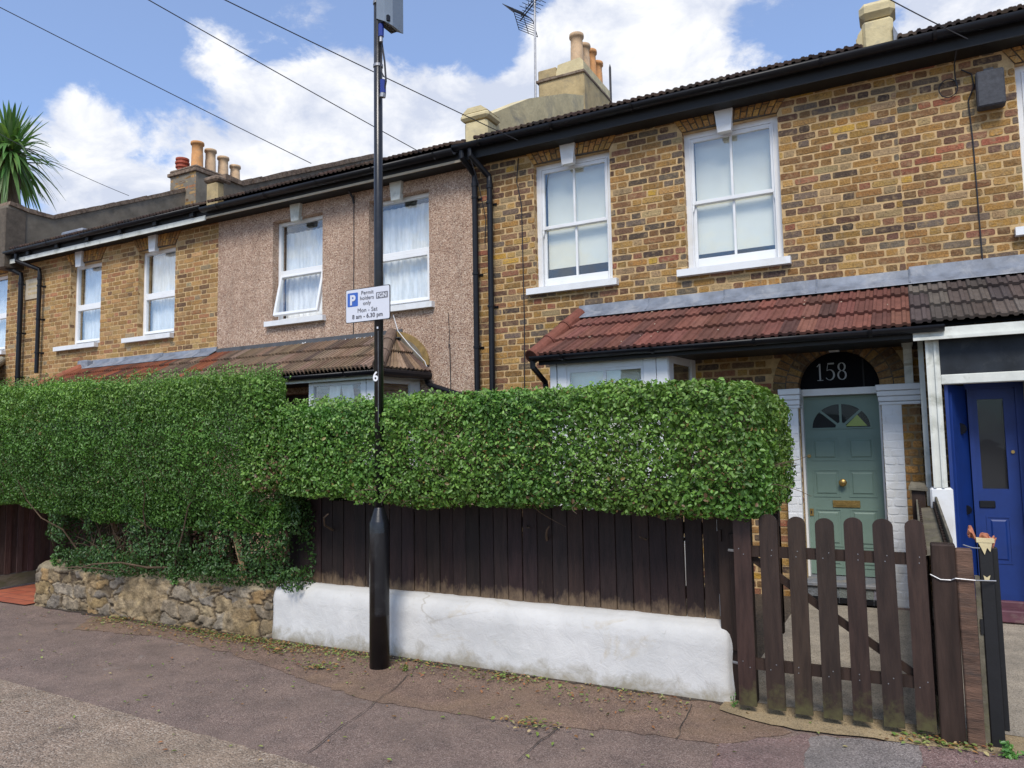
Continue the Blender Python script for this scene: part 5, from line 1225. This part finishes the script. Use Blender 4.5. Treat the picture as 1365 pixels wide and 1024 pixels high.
m = MB(); m.tube([(LX+.02, LY-.033, 2.36), (LX+.02, LY-.033, 1.7)], .0018, 4); m.build('earth_wire', 'steel', LP)

SG = empty('parking_sign', (LX-.06, LY-.05, 2.55), 'white permit parking sign with a blue P fixed to the lamp post', 'sign')
sx0, sx1, sz0, sz1 = -3.602, -3.200, 2.432, 2.680; sy = LY-.055
m = MB(); n = 5; rr = .014
def rrect(x0, x1, z0, z1, r, n=5):
    o = []
    for cx, cz, a0 in ((x1-r, z0+r, -90), (x1-r, z1-r, 0), (x0+r, z1-r, 90), (x0+r, z0+r, 180)):
        o += [(cx+r*math.cos(R(a0+90*i/n)), cz+r*math.sin(R(a0+90*i/n))) for i in range(n+1)]
    return o
m.prism(rrect(sx0, sx1, sz0, sz1, rr), sy-.002, sy+.002); plate = m.build('sign_border', 'black', SG)
m = MB(); m.prism(rrect(sx0+.005, sx1-.005, sz0+.005, sz1-.005, rr-.003), sy-.0035, sy-.002); m.build('sign_face', 'signplate', plate)
W_ = sx1-sx0; H_ = sz1-sz0; X = lambda f: sx0+f*W_; Z = lambda f: sz1-f*H_
m = MB(); m.prism(rrect(X(.045), X(.285), Z(.52), Z(.11), .008), sy-.0045, sy-.0035); m.build('blue_square', 'signblue', plate)
m = MB(); m.prism(rrect(X(.695), X(.955), Z(.375), Z(.185), .004), sy-.0045, sy-.0035); m.build('zone_box', 'signgrey', plate)
ty = sy-.0050
text_mesh('P', .098, X(.165), ty-.001, Z(.46), 'signplate', plate, align='CENTER', bold=.004)
text_mesh('Permit', .040, X(.50), ty, Z(.20), 'signtext', plate, align='CENTER', sp=1.05)
text_mesh('holders', .040, X(.49), ty, Z(.355), 'signtext', plate, align='CENTER', sp=1.05)
text_mesh('only', .040, X(.49), ty, Z(.51), 'signtext', plate, align='CENTER', sp=1.05)
text_mesh('FGN', .044, X(.825), ty-.001, Z(.345), 'signplate', plate, align='CENTER', sp=1.0, bold=.001)
text_mesh('Mon - Sat', .044, X(.50), ty, Z(.715), 'signtext', plate, align='CENTER', sp=1.05)
text_mesh('8 am - 6.30 pm', .044, X(.50), ty, Z(.89), 'signtext', plate, align='CENTER', sp=1.03, bold=.0006)
m = MB()
for z in (2.49, 2.62): m.lathe((LX, LY, z), [(.034, 0), (.039, .002), (.039, .016), (.034, .018)], 18); m.box(LX-.02, LX+.02, sy+.002, LY-.03, z, z+.018)
m.build('clip', 'steel', SG)

EQ = empty('equipment_box', (LX+.13, LY+.02, 4.6), 'grey box with cables strapped to the top of the lamp post', 'equipment box')
m = MB(); m.prism([(LX+.055, LY-.09), (LX+.13, LY-.09), (LX+.165, LY-.04), (LX+.165, LY+.09), (LX+.055, LY+.09)], 4.66, 5.3, axis='z')
m.v = [(x, y, z-(.06*(x-LX-.055)/.11 if z < 5 else 0)+.0) for x, y, z in m.v]; m.build('case', 'equip', EQ)
m = MB(); m.box(LX+.03, LX+.055, LY-.04, LY+.04, 4.7, 5.2); m.box(LX+.045, LX+.06, LY-.08, LY+.08, 4.66, 5.3); m.build('mount', 'black', EQ)
m = MB(); m.box(LX+.062, LX+.155, LY-.08, LY+.08, 4.625, 4.668); m.build('underside', 'black', EQ)
m = MB(); m.tube([(LX+.075, LY-.06, 4.64), (LX+.075, LY-.06, 4.53)], .02, 10); m.tube([(LX+.06, LY-.02, 4.12), (LX+.06, LY-.02, 4.22)], .022, 10); m.build('connector', 'rail_blue', EQ)
m = MB(); m.tube([(LX+.075, LY-.06, 4.53), (LX+.075, LY-.06, 4.49)], .014, 8); m.tube([(LX+.06, LY-.02, 4.12), (LX+.055, LY-.02, 4.09)], .022, 8); m.build('connector_tip', 'steel', EQ)
m = MB(); m.tube([(LX+.04, LY-.03, 4.85), (LX+.045, LY-.035, 4.6), (LX+.09, LY-.04, 4.35), (LX+.095, LY-.03, 4.2), (LX+.07, LY-.02, 4.13)], .007, 6); m.tube([(LX+.03, LY-.03, 4.75), (LX+.06, LY-.03, 4.5), (LX+.045, LY-.03, 4.3), (LX+.075, LY-.03, 4.24)], .005, 6); m.build('cable', 'cable', EQ)

# ================================================================== leaves
def leaf_mesh(name, C, Nn, size, cols, mat, parent, up=(0, 0, .5), ratio=.52, spread=.9):
    """C centres, Nn outward directions -> folded oval leaves, two faces each"""
    n = len(C); r = rng.normal(size=(n, 3)); nn = Nn+r*spread*.55; nn /= np.linalg.norm(nn, axis=1)[:, None]
    a = rng.normal(size=(n, 3))+np.array(up)+Nn*.5; a -= nn*(a*nn).sum(1)[:, None]; a /= np.linalg.norm(a, axis=1)[:, None]
    s = np.cross(nn, a); Ls = size[:, None]; Wd = Ls*ratio*.5; fold = Ls*.10
    V = np.empty((n, 6, 3), 'f')
    V[:, 0] = C-a*Ls*.5; V[:, 3] = C+a*Ls*.5-nn*Ls*.08
    V[:, 1] = C-a*Ls*.22+s*Wd*.95+nn*fold; V[:, 2] = C+a*Ls*.18+s*Wd*.9+nn*fold
    V[:, 5] = C-a*Ls*.22-s*Wd*.95+nn*fold; V[:, 4] = C+a*Ls*.18-s*Wd*.9+nn*fold
    me = bpy.data.meshes.new(name); me.vertices.add(n*6); me.vertices.foreach_set('co', V.ravel())
    me.loops.add(n*8); me.polygons.add(n*2)
    idx = (np.arange(n)[:, None]*6+np.array([0, 1, 2, 3, 0, 3, 4, 5])).ravel()
    me.loops.foreach_set('vertex_index', idx.astype('i')); me.polygons.foreach_set('loop_start', (np.arange(n*2)*4).astype('i'))
    me.update(calc_edges=True)
    ca = me.color_attributes.new('Col', 'FLOAT_COLOR', 'POINT'); cc_ = np.ones((n, 6, 4), 'f'); cc_[:, :, :3] = cols[:, None, :]; ca.data.foreach_set('color', cc_.ravel())
    me.materials.append(MAT[mat]); off = np.array([0., 0, 0]); par = parent
    while par: off += np.array(par.location); par = par.parent
    me.transform(Matrix.Translation(-Vector(off))); return link(me, name, parent)
def pnoise(P, f, seed=0):
    r = np.random.default_rng(seed); o = 0
    for k in range(5):
        d = r.normal(size=3); d /= np.linalg.norm(d); d2 = r.normal(size=3); d2 /= np.linalg.norm(d2)
        o = o+np.sin((P@d)*f*(1+.35*k)+r.uniform(0, 6)+1.3*np.sin((P@d2)*f*.7+r.uniform(0, 6)))
    return o/5
def leafcols(P, base, tips, dead, nd, seed, tipw):
    n = len(P); t = rng.uniform(0, 1, n)[:, None]; c = np.array(base[0])*(1-t)+np.array(base[1])*t
    tw = np.clip(tipw, 0, 1)[:, None]*rng.uniform(0, 1, n)[:, None]; c = c*(1-tw)+np.array(tips)*tw
    c *= rng.uniform(.75, 1.25, n)[:, None]; d = rng.uniform(0, 1, n) < nd; c[d] = np.array(dead)*rng.uniform(.6, 1.3, d.sum())[:, None]
    return c
def rbox_sdf(P, c, h, r):
    q = np.abs(P-c)-(h-r); return np.linalg.norm(np.maximum(q, 0), axis=1)+np.minimum(q.max(1), 0)-r
def sdf_leaves(lo, hi, fn, density, shell, keep=None):
    lo, hi = np.array(lo), np.array(hi); n = int(np.prod(hi-lo)*density); P = rng.uniform(lo, hi, (n, 3)); d = fn(P)
    p = np.where(d > 0, 0, np.exp(d/shell)); m = rng.uniform(0, 1, n) < p; P = P[m]; d = d[m]; e = .02
    g = np.stack([fn(P+np.eye(3)[k]*e)-fn(P-np.eye(3)[k]*e) for k in range(3)], 1); g /= np.linalg.norm(g, axis=1)[:, None]+1e-9
    if keep is not None: k = keep(P, g); P, d, g = P[k], d[k], g[k]
    return P, d, g

# clipped hedge in front of the house with the green door
HR = empty('privet_hedge', (-2.6, 4.8, 0), 'neatly clipped green hedge on top of the dark board fence', 'hedge')
def fR(P):
    P = P+np.array([0, 0, 1.])*np.interp(P[:, :1], [-4.7, -3.9, -3.0, -2.0, -.8], [.075, .06, .035, .035, .058]); d = rbox_sdf(P, np.array([-2.75, 4.95, 1.51]), np.array([2.02, .68, .40]), .16)
    lowx = np.clip((-3.1-P[:, 0])/1.2, 0, 1)     # underside rises towards the left
    d = np.maximum(d, (1.165+.10*lowx+.035*pnoise(P*np.array([1, .3, .2]), 6, 5))-P[:, 2])
    d = np.maximum(d, 4.27+.02*np.clip((P[:, 0]+3.9)/3, 0, 1)-P[:, 1])
    return d+.030*pnoise(P, 6, 1)+.030*pnoise(P, 15, 2)+.02*pnoise(P, 26, 4)-.01
P, d, g = sdf_leaves((-4.9, 4.2, 1.0), (-.55, 5.7, 2.0), fR, 140000, .06, lambda P, g: (P[:, 1] < 4.9) | (g[:, 2] > .3) | (P[:, 0] > -1.0) | (rng.uniform(0, 1, len(P)) < .6))
gap = (pnoise(P, 13, 9)+.6*pnoise(P, 27, 10)) > .72
keep = ~(gap & (d > -.11)); P, d, g = P[keep], d[keep], g[keep]
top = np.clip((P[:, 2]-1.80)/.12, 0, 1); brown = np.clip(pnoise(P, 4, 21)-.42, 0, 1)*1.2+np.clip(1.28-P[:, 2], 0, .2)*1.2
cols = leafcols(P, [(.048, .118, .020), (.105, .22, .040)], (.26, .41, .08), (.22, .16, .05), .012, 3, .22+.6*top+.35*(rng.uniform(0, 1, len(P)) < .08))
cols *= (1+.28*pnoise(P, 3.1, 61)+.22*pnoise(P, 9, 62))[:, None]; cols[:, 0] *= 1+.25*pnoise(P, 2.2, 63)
db = rng.uniform(0, 1, len(P)) < brown*.5; cols[db] = np.array((.17, .10, .055))*rng.uniform(.5, 1.3, db.sum())[:, None]
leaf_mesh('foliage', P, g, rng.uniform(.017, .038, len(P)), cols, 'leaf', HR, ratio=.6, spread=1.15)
SC_, SN, SS, SCo = [], [], [], []; r = random.Random(78); sh = MB()
for i in range(1500):
    x = r.uniform(-4.7, -.85); tp = r.random() < .35
    p = Vector((x, r.uniform(4.4, 5.3), 1.885-.012*(x+4.6))) if tp else Vector((x, 4.285+r.uniform(-.01, .04), r.uniform(1.2, 1.85)))
    dv = Vector((r.gauss(0, .5), -.6 if not tp else r.gauss(0, .3), .6)).normalized(); ln = r.uniform(.02, .07); sh.tube([p, p+dv*ln], .0015, 3)
    for k in range(int(ln/.010)+1):
        q = p+dv*(.010*k+.008); a = k*2.4; SC_.append(q+Vector((math.cos(a), math.sin(a), .5))*.013); SN.append(Vector((math.cos(a)*.5, -.6, .7))); SS.append(r.uniform(.016, .034)); tt = r.uniform(.6, 1.15); SCo.append((.19*tt, .34*tt, .07*tt))
sh.build('shoots', 'twig', HR)
leaf_mesh('shoot_leaves', np.array(SC_), np.array(SN), np.array(SS), np.array(SCo), 'leaf', HR, ratio=.55)
def twigs(name, par, n, lo, hi, length, rad, seed, up=.9, lean=(0, 0, 0), mat='twig'):
    r = random.Random(seed); m = MB()
    for _ in range(n):
        p = Vector([r.uniform(a, b) for a, b in zip(lo, hi)]); d = Vector((r.gauss(0, 1), r.gauss(0, .6), abs(r.gauss(0, 1))*up)).normalized()+Vector(lean); pts = [p]; Lg = length*r.uniform(.5, 1.4)
        for k in range(5):
            d = (d+Vector((r.gauss(0, .25), r.gauss(0, .2), r.gauss(0, .2)))).normalized(); pts.append(pts[-1]+d*Lg/5)
        m.tube(pts, rad*r.uniform(.6, 1.3), 5, jit((1, 1, 1), .2), r2=rad*.35)
    return m.build(name, mat, par)
twigs('twigs', HR, 420, (-4.6, 4.34, 1.10), (-.8, 5.0, 1.40), .28, .004, 3, up=.3)
twigs('stems', HR, 60, (-4.5, 4.8, .5), (-1.4, 5.1, .9), .6, .012, 4, up=5)
twigs('twigs', HR, 260, (-4.6, 4.42, 1.3), (-.85, 4.8, 1.75), .2, .003, 6, up=.8)

# bushy hedge in front of the pebbledashed house
HL = empty('privet_hedge', (-6.6, 4.9, 0), 'large shaggy dark green hedge above the rubble stone wall', 'hedge')
def fL(P):
    x = P[:, 0]; bulge = .10*pnoise(P, 2.2, 31)
    d = rbox_sdf(P, np.array([-6.75, 5.05, 1.55]), np.array([2.35, .88, .70]), .30)
    low = np.interp(x, [-9, -8.2, -7.3, -6.4, -5.4, -4.7, -4.3], [1.10, 1.09, 1.00, .93, .84, .74, .92])
    slope = np.clip((4.7-P[:, 1]), 0, 1)*.25
    d = np.maximum(d, low-.10+slope*.5-P[:, 2]-.12*pnoise(P, 6, 33)); d = np.maximum(d, (4.24+.34*np.clip(1.62-P[:, 2], 0, 1)**1.2-P[:, 1])*.95)
    dc = np.interp(x, [-9, -4.75, -4.2], [2.20, 2.12, 1.99]); d = np.maximum(d, P[:, 2]-dc); d = np.maximum(d, np.minimum(.7*(x+1.0*P[:, 1]-.02), (P[:, 2]-1.72)))
    return d+bulge*.5+.035*pnoise(P, 7, 34)+.025*pnoise(P, 17, 35)
P, d, g = sdf_leaves((-9.2, 4.1, .7), (-4.3, 5.9, 2.35), fL, 125000, .09, lambda P, g: (P[:, 1] < 5.0) | (g[:, 2] > .3) | (rng.uniform(0, 1, len(P)) < .25))
gap = (pnoise(P, 11, 39)+.6*pnoise(P, 25, 40)) > .82; keep = ~(gap & (d > -.11)); P, d, g = P[keep], d[keep], g[keep]
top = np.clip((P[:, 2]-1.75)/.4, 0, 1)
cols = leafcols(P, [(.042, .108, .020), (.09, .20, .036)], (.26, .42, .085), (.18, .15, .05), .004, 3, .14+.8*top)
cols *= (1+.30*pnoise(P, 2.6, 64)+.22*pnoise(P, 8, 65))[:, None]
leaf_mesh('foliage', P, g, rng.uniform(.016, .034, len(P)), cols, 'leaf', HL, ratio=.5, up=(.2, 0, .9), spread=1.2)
# loose shoots standing out of the top and face
sh = MB(); SC_, SN, SS, SCo = [], [], [], []
r = random.Random(77)
for i in range(2000):
    x = r.uniform(-8.9, -4.6); tp = r.random() < .62
    if tp: p = Vector((x, r.uniform(4.35, min(5.3, -x)), np.interp(x, [-9, -4.75, -4.2], [2.16, 2.07, 1.92])))
    else: p = Vector((x, 4.30+r.uniform(-.03, .05), r.uniform(1.1, 2.0)))
    dv = Vector((r.gauss(0, .35), -.5 if not tp else r.gauss(0, .3), 1)).normalized(); ln = r.uniform(.05, .20 if tp else .10)
    sh.tube([p, p+dv*ln], .0018, 3)
    for k in range(int(ln/.013)):
        q = p+dv*(.013*k+.01); a = k*2.4; o = Vector((math.cos(a), math.sin(a), .5))*.012
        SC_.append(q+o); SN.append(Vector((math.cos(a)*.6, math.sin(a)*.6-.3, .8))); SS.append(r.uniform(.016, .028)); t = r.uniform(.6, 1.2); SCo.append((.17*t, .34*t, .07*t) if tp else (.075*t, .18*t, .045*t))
sh.build('shoots', 'twig', HL)
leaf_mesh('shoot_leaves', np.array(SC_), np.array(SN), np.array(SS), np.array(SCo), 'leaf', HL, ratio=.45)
# sparse skirt over the stone wall
def fS(P):
    d = rbox_sdf(P, np.array([-6.05, 5.0, .84]), np.array([1.75, .52, .48]), .12)
    xl = np.interp(P[:, 2], [.4, .75, 1.2], [-7.35, -7.55, -7.9]); d = np.maximum(d, xl-P[:, 0]); return d+.09*pnoise(P, 5, 51)+.05*pnoise(P, 13, 52)
P, d, g = sdf_leaves((-7.95, 4.4, .40), (-4.3, 5.6, 1.25), fS, 60000, .12, lambda P, g: P[:, 1] < 5.2)
cl = (pnoise(P*np.array([1, 1, .5]), 8, 55) > -.02) | (P[:, 2] < .58+.12*pnoise(P, 3, 56)); P, d, g = P[cl], d[cl], g[cl]
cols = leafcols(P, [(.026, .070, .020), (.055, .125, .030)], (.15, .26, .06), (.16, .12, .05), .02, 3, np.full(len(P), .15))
leaf_mesh('lower_foliage', P, g, rng.uniform(.022, .040, len(P)), cols, 'leaf', HL, ratio=.5)
twigs('stems', HL, 120, (-7.4, 4.62, .40), (-4.8, 5.1, .46), .85, .011, 14, up=6)
twigs('twigs', HL, 380, (-7.3, 4.6, .5), (-4.6, 5.0, 1.0), .24, .004, 15, up=1.2)
m = MB(); m.tube([(-4.98, 4.60, .44), (-5.0, 4.57, .62), (-5.05, 4.56, .78), (-5.04, 4.56, .88)], .026, 8, r2=.022); m.build('thick_stem', 'barkpale', HL); m = MB(); m.tube([(-6.9, 4.9, .4), (-7.05, 4.85, .7), (-7.1, 4.8, 1.1)], .028, 7); m.build('thick_stem', 'barkpale', HL)
# small weeds
def weed(x, y, z, h, n, label, size=.022, base=((.06, .17, .04), (.11, .26, .06))):
    o = empty('weed', (x, y, z), label, 'plant'); C, S, Nn = [], [], []; s = MB(); rr = random.Random(int(x*100))
    for _ in range(n):
        a = rr.uniform(0, 6.28); rad = rr.uniform(.3, 1)*h*.7; tip = Vector((x+math.cos(a)*rad, y-abs(math.sin(a))*rad*.6, z+rr.uniform(-.6, 1)*h)); b = Vector((x, y, z)); s.tube([b, tip], .0015, 3)
        for k in range(6): q = b.lerp(tip, .3+.14*k); C.append(q+Vector((rr.gauss(0, .006),)*3)); Nn.append((0, -.6, .6)); S.append(size*rr.uniform(.7, 1.2))
    s.build('stalks', 'twig', o); P = np.array(C); leaf_mesh('leaves', P, np.array(Nn, float), np.array(S), leafcols(P, base, (.2, .35, .08), (.1, .1, .05), 0, 1, np.full(len(P), .3)), 'leaf', o); return o
weed(-7.62, 4.60, .45, .09, 26, 'small green weed at the left end of the stone wall top')
weed(-5.82, 4.57, .40, .11, 26, 'small ferny weed hanging from the middle of the stone wall')
weed(-3.12, 4.30, .01, .05, 12, 'tiny yellowish weed at the foot of the lamp post', .014, ((.2, .2, .03), (.16, .2, .05)))
weed(.34, 4.35, .02, .07, 14, 'bright green weed on the red tarmac at the bottom right', .028)
weed(-.97, 4.50, .03, .05, 10, 'tiny weed at the foot of the post left of the gate', .012)

# fallen leaves and clippings
def litter(name, n, fn, size, pal):
    C = np.array([fn() for _ in range(n)]); Nn = np.tile(np.array([0, 0, 1.]), (n, 1)); cols = np.array([jit(random.choice(pal), .3) for _ in range(n)])
    o = leaf_mesh(name, C, Nn, rng.uniform(size[0], size[1], n), cols, 'litter', None, up=(0, 0, 0), spread=.35); o['kind'] = 'stuff'; o['label'] = 'fallen leaves and hedge clippings on the pavement'; return o
random.seed(17)
LPAL = [(.16, .23, .05), (.22, .26, .08), (.30, .17, .06), (.22, .09, .04), (.13, .2, .05), (.34, .28, .14), (.25, .12, .05)]
def l1():
    x = random.uniform(-6.6, -1.2); y = 4.53-abs(random.gauss(0, .18)); return (x, y, .017)
def l2():
    x = random.gauss(-4.6, .75); y = 4.50-abs(random.gauss(0, .10)); return (x, y, .017+random.uniform(0, .008))
def l3(): return (random.uniform(-8, .4), random.uniform(2.6, 4.5), .014)
def l4():
    c = random.choice(((-6.5, 4.45), (-4.3, 4.3), (-2.4, 4.42), (-3.7, 4.1), (.05, 4.42), (.12, 4.40), (-1.9, 3.75))); return (random.gauss(c[0], .1), min(4.53, random.gauss(c[1], .05)), .017+random.uniform(0, .01))
litter('leaf_litter', 1100, l1, (.012, .032), LPAL); litter('leaf_litter', 1100, l2, (.012, .030), LPAL)
litter('leaf_litter', 420, l3, (.008, .034), LPAL[:2]+LPAL[5:]); litter('leaf_litter', 520, l4, (.014, .040), LPAL)

# palm behind the left house
PM = empty('palm_tree', (-25.60, 13.50, 0), 'tall spiky palm with drooping sword leaves above the left edge roof', 'palm tree')
PX, PY, PZ = (-25.60, 13.50, 11.48)
LS = .84
m = MB(); m.tube([(PX-.3, PY, 0), (PX-.25, PY, 5), (PX-.1, PY, PZ-1.2), (PX, PY, PZ)], [.42, .36, .40, .30], 14); m.build('trunk', 'trunk', PM)
m = MB(); r = random.Random(4)
for i in range(260):
    el = R(r.choice((r.uniform(40, 90), r.uniform(-10, 60), r.uniform(-60, 10)))); az = r.uniform(0, 6.283); ln = r.uniform(1.5, 2.15)*LS; wd = r.uniform(.05, .085)*LS
    d = Vector((math.cos(az)*math.cos(el), math.sin(az)*math.cos(el), math.sin(el))); p = Vector((PX, PY, PZ+r.uniform(-.5, .2))); side = d.cross(Vector((0, 0, 1)))
    side = side.normalized() if side.length > .05 else Vector((1, 0, 0)); vs = []; droop = r.uniform(.25, 1.3)*(1 if el < R(50) else .15); k = 7; col = jit((.10, .20, .055) if r.random() < .75 else (.15, .24, .08), .25)
    for j in range(k+1):
        t = j/k; q = p+d*ln*t+Vector((0, 0, -droop*ln*t*t*.75)); ww = wd*(math.sin(math.pi*min(1, t*.9+.12))**.7)*(1 if t < .999 else .05)
        nrm = Vector((0, 0, wd*.25)); vs += [q-side*ww, q-nrm*.6, q+side*ww]
    m.add(vs, [f for j in range(k) for f in ((3*j, 3*j+1, 3*j+4, 3*j+3), (3*j+1, 3*j+2, 3*j+5, 3*j+4))], col)
for i in range(90):   # dead skirt
    az = r.uniform(0, 6.283); ln = r.uniform(.8, 1.5)*LS; p = Vector((PX, PY, PZ-r.uniform(.3, .9))); q = p+Vector((math.cos(az)*.5, math.sin(az)*.5, -ln)); s = Vector((-math.sin(az), math.cos(az), 0))*.035
    m.add([p-s, p+s, q], [(0, 1, 2)], jit((.14, .10, .06), .3))
m.build('crown', 'leaf', PM)
